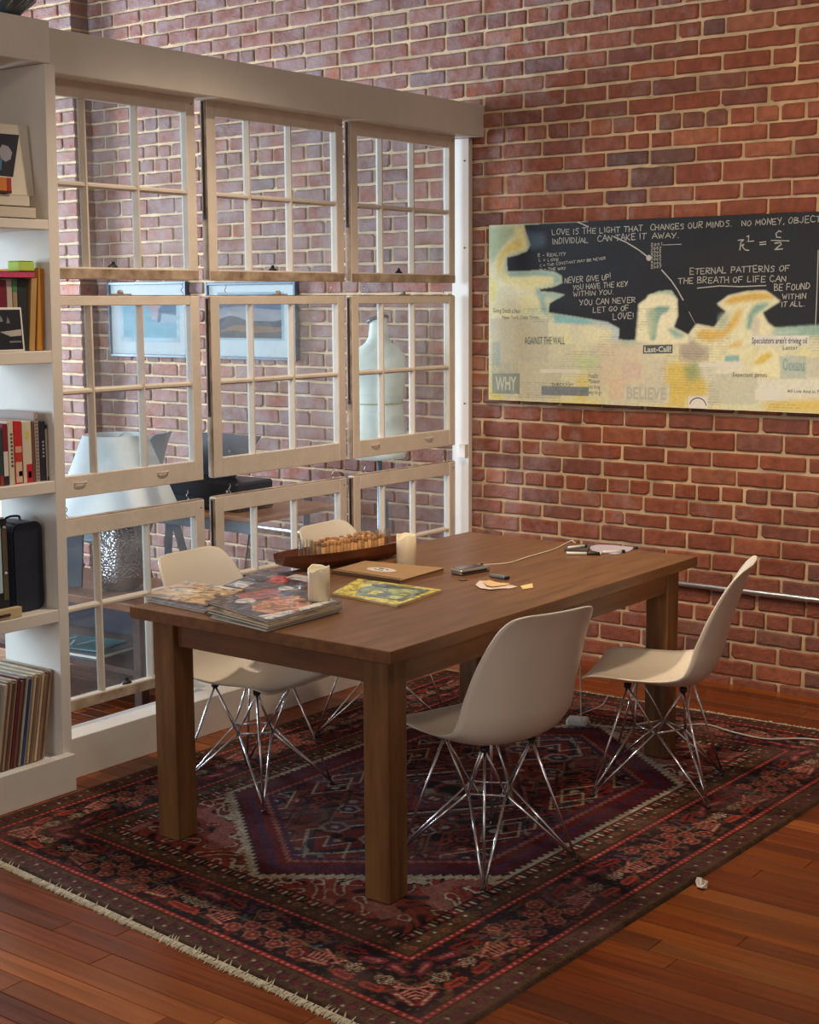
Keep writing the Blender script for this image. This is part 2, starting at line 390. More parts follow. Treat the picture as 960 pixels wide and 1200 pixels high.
# ------------------------------------------------------------------ partition: header, kick board, sill, post
HB, HT = 2.4675, 2.614
struct('trim_1', MB().box((-.17, -2.648, HB), (0, -.002, HT), .003), WHITE)
k = struct('trim_2', MB().box((-.02, -2.68, 0), (0, -.002, .15), .002), WHITE)
struct('trim_3', MB().box((-.15, -2.68, .0), (-.021, -.002, .144), .002), WHITE)
post = struct('trim_4', MB().box((-.16, -.045, .151), (-.06, -.013, HB-.002), .003), WHITE)
for z in (2.36, 1.95, 1.2): MB().tube([(-.085, -.0455, z), (-.085, -.0475, z)], .004, 8).obj('screw', DARK, post)
struct('trim_5', MB().box((-.10, -.075, .99-.055), (-.062, -.0455, .99+.012), .002), WHITE)
# solid wall that carries the partition line on past the bookshelf, unseen, added to hold daylight out of the front room
struct('wall_left_front', MB().box((-.15, -11.6, 0), (0, -3.86, 3.85)), WHITE)

# ------------------------------------------------------------------ hanging window sashes
SXF = -.085; SD = .036     # front face and depth of the sashes
def syz(u, v): p = at(0, SXF, u, v); return p.y, p.z
def sash(n, col, row, y0, y1, z0, z1, rail_t, rail_b, munt, bar, label, drop=0):
    t = thing('window_sash', label, 'window', (SXF-SD/2, (y0+y1)/2, z0), group='salvaged window sashes hanging in the partition')
    yc = (y0+y1)/2; h = z1-z0; w = y1-y0; a, b = -w/2, w/2; st = .048; D = SD/2
    # stiles
    MB().box((-D, a, 0), (D, a+st, h), .0025).obj('stile', SASHP, t)
    MB().box((-D, b-st, 0), (D, b, h), .0025).obj('stile', SASHP, t)
    # bare worn outer edges of the stiles, and of the meeting rail
    e = MB().box((-D+.004, a-.0035, .004), (D-.003, a-.0002, h-.004)); e.obj('worn_edge', SASHW, t)
    top_is_meeting = row == 2
    MB().box((-D+.0015, a+st, h-rail_t), (D-.0015, b-st, h), .002).obj('top_rail', SASHP, t)
    MB().box((-D+.0015, a+st, 0), (D-.0015, b-st, rail_b), .002).obj('bottom_rail', SASHP, t)
    if row == 2 and col in (1, 2, 3): MB().box((-D+.004, a+.004, h+.0002), (D-.003, b-.004, h+.004)).obj('worn_edge', SASHW, t)
    if row != 2: # bare face of the meeting rail below
        MB().box((D-.0012, a+.002, .002), (D+.0015, b-.002, rail_b*.86)).obj('worn_face', SASHW, t)
    if row == 3: MB().box((-D+.004, a+.004, h+.0002), (D-.003, b-.004, h+.004)).obj('worn_edge', SASHW, t)
    ya = a+st; yb = b-st; mw = .011
    ys = [m-yc for m in munt]
    for m in ys:
        v = MB(); v.prism([(-D+.004, m-mw), (-.004, m-mw), (D-.004, m-.0035), (D-.004, m+.0035), (-.004, m+mw), (-D+.004, m+mw)], rail_b, h-rail_t)
        v.obj('glazing_bar', SASHP, t)
    zb = bar-z0
    # horizontal bar, in pieces between the vertical bars
    edges = [ya]+sum([[m-mw*.6, m+mw*.6] for m in ys], [])+[yb]
    for i in range(0, len(edges), 2):
        v = MB(); pts = [(-D+.005, zb-mw), (-.004, zb-mw), (D-.005, zb-.004), (D-.005, zb+.004), (-.004, zb+mw), (-D+.005, zb+mw)]
        q0, q1 = edges[i], edges[i+1]
        v.add([(p[0], q0, p[1]) for p in pts]+[(p[0], q1, p[1]) for p in pts], [tuple(range(6)), tuple(range(6, 12))[::-1]]+[((k+1) % 6, k, 6+k, 6+(k+1) % 6) for k in range(6)])
        v.obj('crossbar', SASHP, t)
    xs = [ya]+ys+[yb]
    for i in range(3):
        for (q0, q1) in ((rail_b, zb), (zb, h-rail_t)):
            MB().box((-.0075, xs[i]+(.0 if i == 0 else .003), q0+.001), (-.005, xs[i+1]-(.0 if i == 2 else .003), q1-.001)).obj('pane', GLASS, t)
    # hardware
    if row == 2:
        for m in ((a+w*.2, a+w*.72) if col != 2 else ()):
            q = MB(); q.tube(spline([(D-.001, m-.026, rail_b*.66), (D+.007, m-.022, rail_b*.67), (D+.009, m, rail_b*.66), (D+.007, m+.022, rail_b*.67), (D-.001, m+.026, rail_b*.66)], 4), .003, 8)
            q.obj('sash_lift', SASHP, t)
        q = MB().box((-.008, -.045, h+.0045), (.014, .045, h+.009), .001); q.lathe([(0, h+.009), (.012, h+.009), (.013, h+.014), (.007, h+.022), (0, h+.023)], 12)
        q.obj('sash_lock', mat('painted_iron', srgb(150, 134, 116), .6, .3, var=.4, scale=40), t, smooth=False)
    else:
        q = MB(); q.lathe([(.016, rail_b), (.013, rail_b+.006), (.006, rail_b+.013), (.005, rail_b+.022), (0, rail_b+.024)], 12)
        q.v = [(x*.8, y_*1.6 - .03, z) for x, y_, z in q.v]
        q.obj('sash_catch', DARK, t)
        MB().tube([(D, b-.02, h-.03), (D+.0015, b-.02, h-.03)], .003, 8).obj('nail_hole', DARK, t)
    # S hooks that hang the sash from the one above (or from the header)
    for yy in (a+.10, b-.075):
        for zz in ((h+.0,) if True else ()):
            q = MB(); g = .045 if row > 1 else .012
            pts = spline([(0, yy, zz-.002), (.0, yy+.005, zz+g*.25), (0, yy-.005, zz+g*.5), (0, yy+.005, zz+g*.78), (0, yy, zz+g)], 5) if row > 1 else [(0, yy, zz-.002), (0, yy, zz+g)]
            q.tube(pts, .0018, 6); q.obj('hook', STEEL, t)
    # cord groove on the outer edge of the stile
    if col > 1:
        MB().box((-.007, a-.0042, h*.35 if row < 3 else h*.3), (.006, a-.0034, h-.01)).obj('cord_groove', mat('dark_groove', srgb(46, 26, 18), .9), t)
        MB().tube([(0, a-.0034, h*.35 if row < 3 else h*.3), (0, a-.0052, h*.35 if row < 3 else h*.3)], .009, 10).obj('cord_hole', BLACK, t)
    return t
cols = {1: (-2.622, syz(230, 200)[0]), 2: (syz(243.5, 200)[0], syz(402.5, 200)[0]), 3: (syz(411, 200)[0], syz(533.5, 200)[0])}
Ym = {1: (104.5, 165), 2: (296, 344.5), 3: (451, 488)}
zr = {1: (syz(233, 328.5)[1], syz(228, 113)[1]), 2: (syz(237, 562.5)[1], syz(233, 347)[1]), 3: (syz(182, 806)[1], syz(236, 586)[1])}
pos = {1: 'left', 2: 'middle', 3: 'right'}; rw = {1: 'top', 2: 'middle', 3: 'bottom'}
extra = {(1, 1): 'by the bookshelf under the header', (2, 1): 'under the header, brick behind it', (3, 1): 'next to the white corner post',
         (1, 2): 'in front of the white lamp shade', (2, 2): 'in front of the framed mountain picture', (3, 2): 'in front of the dress form',
         (1, 3): 'before the hammered metal lamp base', (2, 3): 'behind the chairs and wooden trough', (3, 3): 'behind the farther pillar candle'}
rowpx = {1: 200, 2: 450, 3: 650}
for c_ in (1, 2, 3):
    for r_ in (1, 2, 3):
        vv = rowpx[r_]
        # slightly different drop per sash, as old ones hang
        y0, y1 = cols[c_]; z0, z1 = zr[r_]
        mm = [at(0, SXF+.01, u, 200).y for u in Ym[c_]]
        if r_ == 1: rt, rb, bz = .062, .042, syz(300, 231.5)[1]
        elif r_ == 2: rt, rb, bz = .034, .078, syz(300, 445.5)[1]
        else: rt, rb, bz = .062, .042, syz(130, 706)[1]
        sash(0, c_, r_, y0, y1, z0, z1, rt, rb, mm, bz, 'cream six-pane sash, %s column, %s row, %s' % (pos[c_], rw[r_], extra[c_, r_]))

# ------------------------------------------------------------------ bookshelf
SH = thing('bookshelf', 'white open-backed bookshelf built against the left end of the window partition', 'bookshelf', (0, 0, 0))
SF, SB = .06, -.24; SY = -2.660; SY2 = -3.85
MB().add([(x_, y_, z_) for z_, dy_ in ((0, -.014), (2.482, .026)) for x_, y_ in ((SB, SY-.042+dy_), (SF, SY-.042+dy_), (SF, SY+dy_), (SB, SY+dy_))], [(0, 3, 2, 1), (4, 5, 6, 7), (0, 1, 5, 4), (1, 2, 6, 5), (2, 3, 7, 6), (3, 0, 4, 7)]).obj('side_panel', WHITE, SH)
MB().box((SB, SY2-.002, .0), (SF, SY2+.038, 2.475), .002).obj('side_panel', WHITE, SH)
levels = []
for (v0, v1) in ((255, 267), (413, 428), (571, 585.5), (728, 743)):
    zt = at(0, SF, 5, v0).z; zb = at(0, SF, 5, v1).z; levels.append(zt)
    MB().box((SB, SY2+.038, zb), (SF, SY-.042+.04*zt/2.48-.014, zt), .002).obj('shelf', WHITE, SH)
MB().box((SB, SY2+.038, .095), (SF, SY-.055, .118), .002).obj('shelf', WHITE, SH)
levels.append(.118)
MB().box((SF+.0005, SY2, 0), (.100, -2.69, .132), .002).obj('kick_board', WHITE, SH)
MB().box((SB, SY2, 2.4835), (.06, -2.649, 2.622), .003).obj('top_board', WHITE, SH)
MB().box((SB-.012, SY2, levels[0]-.04), (SB-.0005, -2.70, 2.6), .002).obj('back_panel', WHITE, SH)  # board added behind the top cell only, to block daylight and dim it

def SYI(z): return SY-.042+.04*z/2.48-.014-.008
def cover_mat(name, rgb, r=.45, **k): return mat('cover_'+name, srgb(*rgb), r, var=.06, scale=8, **k)
def upright_book(zf, u0, u1, vtop, v, depth, col, label, lean=0, x=.03, spine=None, group=None, name='book', cat='book'):
    """a book standing on a shelf, spine towards the room; pixel columns give its place on the spine plane"""
    y0 = at(0, x, u0, v).y; y1 = min(at(0, x, u1, v).y, SYI(zf)); h = at(0, x, (u0+u1)/2, vtop).z-zf; th = max(.008, y1-y0-.0015)
    t = thing(name, label, cat, (x, (y0+y1)/2, zf+.001+abs(math.sin(lean))*th/2), rot=(lean, 0, 0), group=group)
    w = th/2; cv = cover_mat('%d_%d_%d' % col, col)
    c = MB(); c.box((-depth, -w, 0), (-.002, -w+.002, h)); c.box((-depth, w-.002, 0), (-.002, w, h)); c.box((-.003, -w, 0), (0, w, h), .0008)
    c.obj('cover', cv, t)
    MB().box((-depth+.004, -w+.0022, .003), (-.0035, w-.0022, h-.003)).obj('pages', PAPER, t)
    if spine:
        for (s0, s1, a0, a1, cc) in spine:
            MB().box((-.0005, -w+2*w*a0, h*s0), (.0008, -w+2*w*a1, h*s1)).obj('spine_print', cover_mat('%d_%d_%d' % cc, cc), t)
    return t
def flat_book(name, label, cat, loc, rz, sx, sy, h, col, pagecol=None):
    t = thing(name, label, cat, loc, rz)
    cv = cover_mat('%d_%d_%d' % col, col)
    c = MB(); c.box((-sx/2, -sy/2, 0), (sx/2, sy/2, .002)); c.box((-sx/2, -sy/2, h-.002), (sx/2, sy/2, h)); c.box((sx/2-.002, -sy/2, 0), (sx/2, sy/2, h))
    c.obj('cover', cv, t); MB().box((-sx/2+.003, -sy/2+.003, .002), (sx/2-.003, sy/2-.003, h-.002)).obj('pages', PAPER, t); return t
Z1, Z2, Z3, Z4, Z5 = levels
# --- third shelf: a row of upright books
g3 = dict(group=None)
upright_book(Z3, -8, -1, 502, 540, .19, (40, 44, 50), 'black spined book at the left edge of the middle shelf')
upright_book(Z3, -1, 4, 503, 540, .18, (44, 62, 64), 'dark green spined book leaning beside the maroon one', spine=[(0, .18, .1, .9, (150, 54, 40))])
upright_book(Z3, 4, 10, 497, 540, .19, (122, 34, 52), 'maroon book with a white lower spine on the middle shelf', spine=[(.0, .15, .1, .95, (30, 40, 62)), (.15, .55, .05, .95, (206, 200, 186))])
upright_book(Z3, 10.3, 17, 494, 540, .2, (196, 184, 160), 'cream book with dark upright spine lettering', spine=[(.28+.062*i, .28+.062*i+.035, .45, .8, (70, 62, 60)) for i in range(9)])
upright_book(Z3, 17.3, 26.5, 494, 540, .2, (186, 36, 40), 'red and cream striped spine book on the middle shelf', spine=[(.02, .35, .1, .9, (204, 176, 148)), (.36, .48, .2, .9, (176, 60, 44)), (.5, .6, .1, .95, (206, 150, 120)), (.12, .2, .45, .9, (190, 40, 44))])
upright_book(Z3, 27, 38, 494, 540, .2, (204, 192, 168), 'cream book with yellow flower and red spine base', spine=[(.72, .84, .4, .7, (206, 184, 60)), (.0, .3, .35, 1, (182, 32, 48)), (.08, .18, .5, .85, (112, 80, 50))])
upright_book(Z3, 38.3, 41.3, 495, 540, .2, (110, 72, 60), 'thin brown book between the cream and grey spines')
upright_book(Z3, 41.7, 46.8, 483, 540, .24, (158, 142, 132), 'tall grey speckled spine book, tallest on its shelf', spine=[(.03+.05*i, .05+.05*i, .2, .8, (108, 96, 94)) for i in range(18)])
upright_book(Z3, 47.2, 54.5, 494, 540, .2, (34, 30, 52), 'dark navy book with pale upright spine letters', spine=[(.4+.06*i, .43+.06*i, .4, .7, (150, 146, 160)) for i in range(5)])
upright_book(Z3, 55, 61, 498, 540, .19, (190, 176, 152), 'pale book at the right end of the middle shelf', spine=[(.0, .07, .5, 1, (40, 24, 24)), (.93, 1.0, .0, 1, (22, 24, 40))])
# --- second shelf
upright_book(Z2, -9, -1, 332, 370, .19, (70, 60, 52), 'brown spined book behind the photo card at left')
upright_book(Z2, -.5, 8.5, 328, 370, .19, (112, 26, 46), 'dark red spined book under the pink paperback')
upright_book(Z2, 9, 15.5, 328, 370, .19, (178, 164, 150), 'pale grey spined book beside the dark red one')
upright_book(Z2, 16, 21.5, 327, 370, .19, (150, 130, 98), 'tan book with a green spine top', spine=[(.82, 1, 0, 1, (70, 120, 80))])
upright_book(Z2, 22, 31.5, 327, 370, .19, (36, 44, 50), 'black spined book under the pink paperback')
upright_book(Z2, 32.5, 39.5, 326, 370, .2, (172, 136, 84), 'tan book leaning beside the ochre one', lean=-.09, x=.032)
upright_book(Z2, 41.5, 49.5, 315, 370, .22, (184, 124, 44), 'tall ochre book leaning at the right end', lean=-.075)
p0 = at(0, .05, 0, 327); p1 = at(0, .05, 41, 327)
flat_book('paperback', 'pink paperback lying flat across the tops of upright books', 'book', (-.05, (p0.y+p1.y)/2-.03, p0.z+.004), 0, .2, (p1.y-p0.y)+.06, .022, (186, 66, 96))
q = thing('sticky_pad', 'lime green box standing on the pink paperback', 'box', (.0, at(0, 0, 25, 315).y, p0.z+.0275))
MB().box((-.03, -.033, 0), (.03, .033, .032), .003).obj('body', mat('lime', srgb(166, 196, 80), .6, var=.05), q)
MB().box((-.031, -.034, .0325), (.031, .028, .0345), .001).obj('lid', mat('lime_lid', srgb(178, 206, 92), .6, var=.05), q)
# photo card leaning in front
def leaning_panel(name, label, cat, u0, u1, vt, vb, x, zf, back, pieces, edgecol=(220, 212, 200), th=.004, roll=0):
    ya, yb = at(0, x, u0, vb).y, at(0, x, u1, vb).y; h = (at(0, x, u0, vt).z-zf)/math.cos(back); w = yb-ya
    t = thing(name, label, cat, (x, (ya+yb)/2, zf+.0015+(abs(math.sin(roll))*w/2)), rot=(roll, -back, 0))
    MB().box((-th, -w/2, 0), (0, w/2, h), .0008).obj('board', mat('cover_%d_%d_%d' % edgecol, srgb(*edgecol), .6, var=.03), t)
    for n, poly, col in pieces:
        b = MB(); k = len(poly); zz = .0006+.0004*pieces.index((n, poly, col))
        b.add([(zz, -w/2+w*a_, h*b_) for a_, b_ in poly], [tuple(range(k))]); b.obj(n, mat('print_%d_%d_%d' % col, srgb(*col), .5, var=.08), t)
    return t
leaning_panel('photo_card', 'small black photo card with white border leaning on books', 'card', -10, 29.5, 361, 413, .054, Z2, .08,
    [('photo', [(.05, .05), (.95, .05), (.95, .95), (.05, .95)], (22, 26, 38)), ('light_band', [(.3, .45), (.93, .5), (.93, .36), (.6, .34)], (170, 162, 152)), ('face', [(.3, .68), (.36, .82), (.42, .68)], (120, 122, 126)), ('face', [(.5, .64), (.56, .8), (.62, .64)], (110, 112, 118)), ('dots', [(.55, .2), (.9, .2), (.9, .24), (.55, .24)], (120, 116, 110))])
# --- top shelf
pa = at(0, .06, 5, 250)
yb0 = at(0, .06, -20, 250).y; yb1 = at(0, .06, 42, 250).y
flat_book('art_book', 'large white book lying flat, lower of two under the photo print', 'book', (-.05, (yb0+yb1)/2, Z1+.001), 0, .22, yb1-yb0, .038, (196, 184, 166))
yb1 = at(0, .06, 39, 240).y
flat_book('art_book', 'large white book lying flat, upper of two under the photo print', 'book', (-.052, (yb0+yb1)/2-.01, Z1+.0405), .02, .21, yb1-yb0, .036, (204, 192, 174))
leaning_panel('mounted_photo', 'white-matted dark photograph of a pale flower leaning in the top shelf', 'picture', -50, 40, 138, 229, .0, Z1+.079, .1,
    [('photo', [(.02, .27), (.74, .25), (.88, .86), (.02, .84)], (24, 24, 40)), ('flower', [(.60, .50), (.66, .46), (.73, .5), (.76, .6), (.72, .68), (.64, .7), (.59, .62)], (150, 146, 158)), ('flower_stem', [(.5, .3), (.59, .34), (.62, .5), (.52, .54)], (66, 110, 150))], (206, 194, 176), .006)
yc = at(0, .075, 3, 220).y
q = thing('card_box', 'orange box with red ends on the flat white books', 'box', (.04, yc-.03, Z1+.0785))
MB().box((-.02, -.08, 0), (.02, .06, .05), .001).obj('body', mat('orange', srgb(206, 122, 50), .6, var=.1), q)
MB().box((-.0205, .0602, 0), (.0205, .078, .05), .001).obj('end', mat('redend', srgb(160, 44, 40), .6), q)
MB().box((.0203, -.02, .0), (.0213, .077, .008)).obj('stripe', mat('darkend', srgb(60, 30, 30), .6), q)
# --- fourth shelf: black carrying case, pale box with hardware, small wooden box
y0, y1 = at(0, .0, 17, 650).y, min(at(0, .0, 61, 650).y, SYI(Z4)-.004); ht = at(0, 0, 40, 612).z-Z4
q = thing('carrying_case', 'black rounded carrying case standing in the shelf', 'case', (0, (y0+y1)/2, Z4+.002)); w = (y1-y0)/2
def rrect(w, h, r, n=6):
    out = []
    for cx_, cy_, a0 in ((w-r, h-r, 0), (-w+r, h-r, 90), (-w+r, r, 180), (w-r, r, 270)):
        out += [(cx_+r*math.cos(math.radians(a0+90*i/n)), cy_+r*math.sin(math.radians(a0+90*i/n))) for i in range(n+1)]
    return out
def yz_prism(pts, x0, x1):
    n = len(pts); return MB().add([(x0, p[0], p[1]) for p in pts]+[(x1, p[0], p[1]) for p in pts], [tuple(range(n))[::-1], tuple(range(n, 2*n))]+[(i, (i+1) % n, n+(i+1) % n, n+i) for i in range(n)])
yz_prism(rrect(w, ht, .03), -.19, .0).obj('body', mat('case_black', srgb(20, 26, 40), .55, var=.2, scale=30, bump=.3), q)
yz_prism(rrect(w+.002, ht+.0015, .031), -.012, -.004).obj('trim', mat('case_trim', srgb(60, 66, 76), .4, .5), q)
MB().tube(spline([(-.08, -.03, ht), (-.08, -.028, ht+.012), (-.08, .0, ht+.016), (-.08, .028, ht+.012), (-.08, .03, ht)], 4), .004, 8).obj('handle', BLACK, q)
y0, y1 = at(0, .05, -30, 650).y, at(0, .05, 15.5, 650).y; ht = at(0, .05, 10, 610).z-Z4
q = thing('instrument_case', 'pale blue fronted black case with metal corners, beside the rounded case', 'case', (.022, (y0+y1)/2, Z4+.002)); w = (y1-y0)/2
MB().box((-.2, -w, 0), (0, w, ht), .003).obj('body', BLACK, q)
MB().box((.0002, -w+.01, .085), (.003, w-.028, ht-.022), .001).obj('front_panel', mat('pale_panel', srgb(176, 200, 208), .4, var=.05), q)
MB().box((.0002, w-.024, .06), (.003, w-.004, ht-.03), .001).obj('edge_strip', mat('brass_strip', srgb(110, 96, 76), .4, .6), q)
for zz in (ht-.026, ht*.45): MB().lathe([(0, 0), (.006, .001), (.004, .005), (0, .006)], 10, Matrix.Translation((.0035, w-.014, zz)) @ Matrix.Rotation(PI/2, 4, 'Y')).obj('stud', CHROME, q)
y0, y1 = at(0, .075, -25, 720).y, at(0, .075, 31, 720).y
q = thing('wooden_box', 'small pale wooden drawer box with dark handle on the lower shelf', 'box', (.075, (y0+y1)/2, Z4+.002)); w = (y1-y0)/2
q.location.x = .093
MB().box((-.065, -w, 0), (-.04, w, .034), .001).obj('body', mat('pale_wood', srgb(206, 180, 136), .5, var=.08, scale=4), q)
MB().box((-.0398, w-.105, .01), (-.034, w-.05, .02), .002).obj('handle', mat('dark_handle', srgb(60, 34, 26), .5), q)
# --- bottom shelf: records leaning to the right
rc = [(168,150,126),(120,88,70),(150,128,104),(98,60,52),(140,116,92),(92,30,34),(110,70,58),(70,44,40),(160,150,134),(34,56,96),(150,130,108),(176,158,132),(124,90,70),(156,132,106),(186,164,134),(136,104,82),(112,80,64),(150,120,92)]
rn = ['pale grey','brown','tan','dark brown','light brown','deep red','reddish brown','very dark brown','pale stone','blue','sand coloured','cream','chestnut','beige','light cream','umber','walnut brown','tan brown']
Rm = .03; lean = -.17
yA = at(0, Rm, -2, 903).y; yB = at(0, Rm, 53, 888).y; n = len(rc)
for i, c in enumerate(rc):
    y = yA+(yB-yA-.006)*i/(n-1); th = (yB-yA)/(n-1)*.82; hh = .305+.006*((i*7) % 3-1)
    left = ('rightmost of its row' if i == n-1 else '%s from the right end' % ['', 'second', 'third', 'fourth', 'fifth', 'sixth', 'seventh', 'eighth', 'ninth', 'tenth', 'eleventh', 'twelfth', 'thirteenth', 'fourteenth', 'fifteenth', 'sixteenth', 'seventeenth', 'eighteenth'][n-1-i])
    t = thing('record_sleeve', '%s record sleeve leaning on the bottom shelf, %s' % (rn[i], left), 'record', (Rm-.003*((i*5) % 3), y, Z5+.0035), rot=(lean, 0, 0), group='record sleeves on the bottom shelf')
    b = MB(); b.box((-.28, -th/2, 0), (0, th/2, hh), .0012); b.obj('sleeve', mat('sleeve_%d' % i, srgb(*c), .6, var=.25, scale=16, stretch=(1, 1, .4), col2=srgb(*[min(255, int(k*1.12)) for k in c])), t)
    MB().box((-.27, -th*.22, hh-.0012), (-.006, th*.22, hh+.0006)).obj('paper_edge', PAPER, t)
y = yA-.03
t = thing('record_sleeve', 'pale blue record sleeve facing out at the left of the record row', 'record', (.03, y-.02, Z5+.003), rot=(lean, 0, 0))
MB().box((-.28, -.006, 0), (0, .006, .31), .001).obj('sleeve', mat('sleeve_pale', srgb(176, 192, 196), .6, var=.05), t)
# bowl on top of the shelf
q = thing('glass_bowl', 'blue grey ribbed bowl on top of the bookshelf, cut by the photo edge', 'bowl', at(0, -.06, -12, 10)); q.location.z = 2.6228
q.location.x = -.02
MB().lathe([(.02, .0), (.07, .002), (.075, .01), (.12, .05), (.135, .1), (.13, .1), (.115, .052), (.07, .014), (0, .01)], 40).obj('bowl', mat('ribbed_glass', srgb(88, 108, 118), .15, .4, var=.3, scale=20, stretch=(1, 1, .2)), q, True)
for i in range(18):
    a_ = 2*PI*i/18; MB().tube([(.075*math.cos(a_), .075*math.sin(a_), .012), (.121*math.cos(a_+.2), .121*math.sin(a_+.2), .05), (.136*math.cos(a_+.3), .136*math.sin(a_+.3), .099)], .0015, 6).obj('rib', STEEL, q)

# ------------------------------------------------------------------ conduit, wall cable
q = thing('conduit_pipe', 'grey steel conduit pipe running along the brick wall near the floor', 'pipe', (0, -.03, 0))
za, zb = at(1, -.03, 215, 606).z, at(1, -.03, 960, 704).z
MB().tube([(-2.6, 0, za+.004), (-.5, 0, (za*.6+zb*.4)), (1.0, 0, zb+.002), (4.3, 0, zb)], .0125, 12).obj('pipe', STEEL, q, True)
for x_ in (-1.9, -.6, .9, 2.6): 
    z_ = za+(zb-za)*min(1, (x_+2.6)/3.0)
    MB().box((x_-.008, -.0145, z_-.022), (x_+.008, .0145, z_+.018), .002).obj('clamp', STEEL, q)
pts = [at(1, -.016, *p) for p in ((294, 596), (292, 625), (289, 650), (286, 672), (284, 700))]
MB().tube(spline(pts+[Vector((pts[-1].x-.01, -.016, .1)), Vector((pts[-1].x-.01, -.016, .01))], 6), .004, 6).obj('wall_cable', BLACK, label='thin black cable hanging down the brick wall behind the middle sashes', cat='cable')

# ------------------------------------------------------------------ raster helpers for the rug and the painting (colour is stored per vertex of a fine mesh)
def inpoly(X, Y, poly):
    r = np.zeros(X.shape, bool); n = len(poly)
    for i in range(n):
        x1, y1 = poly[i]; x2, y2 = poly[(i+1) % n]
        if y1 == y2: continue
        r ^= ((Y > min(y1, y2)) & (Y <= max(y1, y2)) & (X < (x2-x1)*(Y-y1)/(y2-y1)+x1))
    return r
def blur(a, k):
    if k < 1: return a
    for ax in (0, 1):
        p = np.pad(a, [(k, k) if i == ax else (0, 0) for i in range(a.ndim)], mode='edge'); c = np.cumsum(p, axis=ax)
        z = np.zeros_like(np.take(c, [0], axis=ax)); c = np.concatenate([z, c], axis=ax); m = 2*k+1
        a = (np.take(c, range(m, c.shape[ax]), axis=ax)-np.take(c, range(0, c.shape[ax]-m), axis=ax))/m
    return a
def vnoise(shape, cell, seed):
    r = np.random.RandomState(seed); h, w = shape; g = r.rand(int(h/cell)+3, int(w/cell)+3)
    y = np.arange(h)/cell; x = np.arange(w)/cell; yi = y.astype(int); xi = x.astype(int); fy = (y-yi)[:, None]; fx = (x-xi)[None, :]
    fy = fy*fy*(3-2*fy); fx = fx*fx*(3-2*fx)
    return (g[yi][:, xi]*(1-fy)*(1-fx)+g[yi+1][:, xi]*fy*(1-fx)+g[yi][:, xi+1]*(1-fy)*fx+g[yi+1][:, xi+1]*fy*fx)
def lin(c): return np.array(srgb(*c)[:3])
def grid_mesh(name, P, cols, m):
    """P: (h, w, 3) positions; cols: (h, w, 3) linear"""
    h, w = P.shape[:2]; me = bpy.data.meshes.new(name); nv = h*w; nf = (h-1)*(w-1)
    me.vertices.add(nv); me.vertices.foreach_set('co', P.reshape(-1).astype(np.float32))
    i = np.arange(nv).reshape(h, w); q = np.stack([i[:-1, :-1], i[:-1, 1:], i[1:, 1:], i[1:, :-1]], -1).reshape(-1)
    me.loops.add(nf*4); me.loops.foreach_set('vertex_index', q.astype(np.int32)); me.polygons.add(nf)
    me.polygons.foreach_set('loop_start', np.arange(0, nf*4, 4, dtype=np.int32)); me.polygons.foreach_set('loop_total', np.full(nf, 4, np.int32))
    me.polygons.foreach_set('use_smooth', np.ones(nf, bool)); me.update(calc_edges=True)
    a_ = me.color_attributes.new('Col', 'FLOAT_COLOR', 'POINT'); a_.data.foreach_set('color', np.concatenate([cols.reshape(-1, 3), np.ones((nv, 1))], 1).astype(np.float32).reshape(-1))
    me.materials.append(m); return me

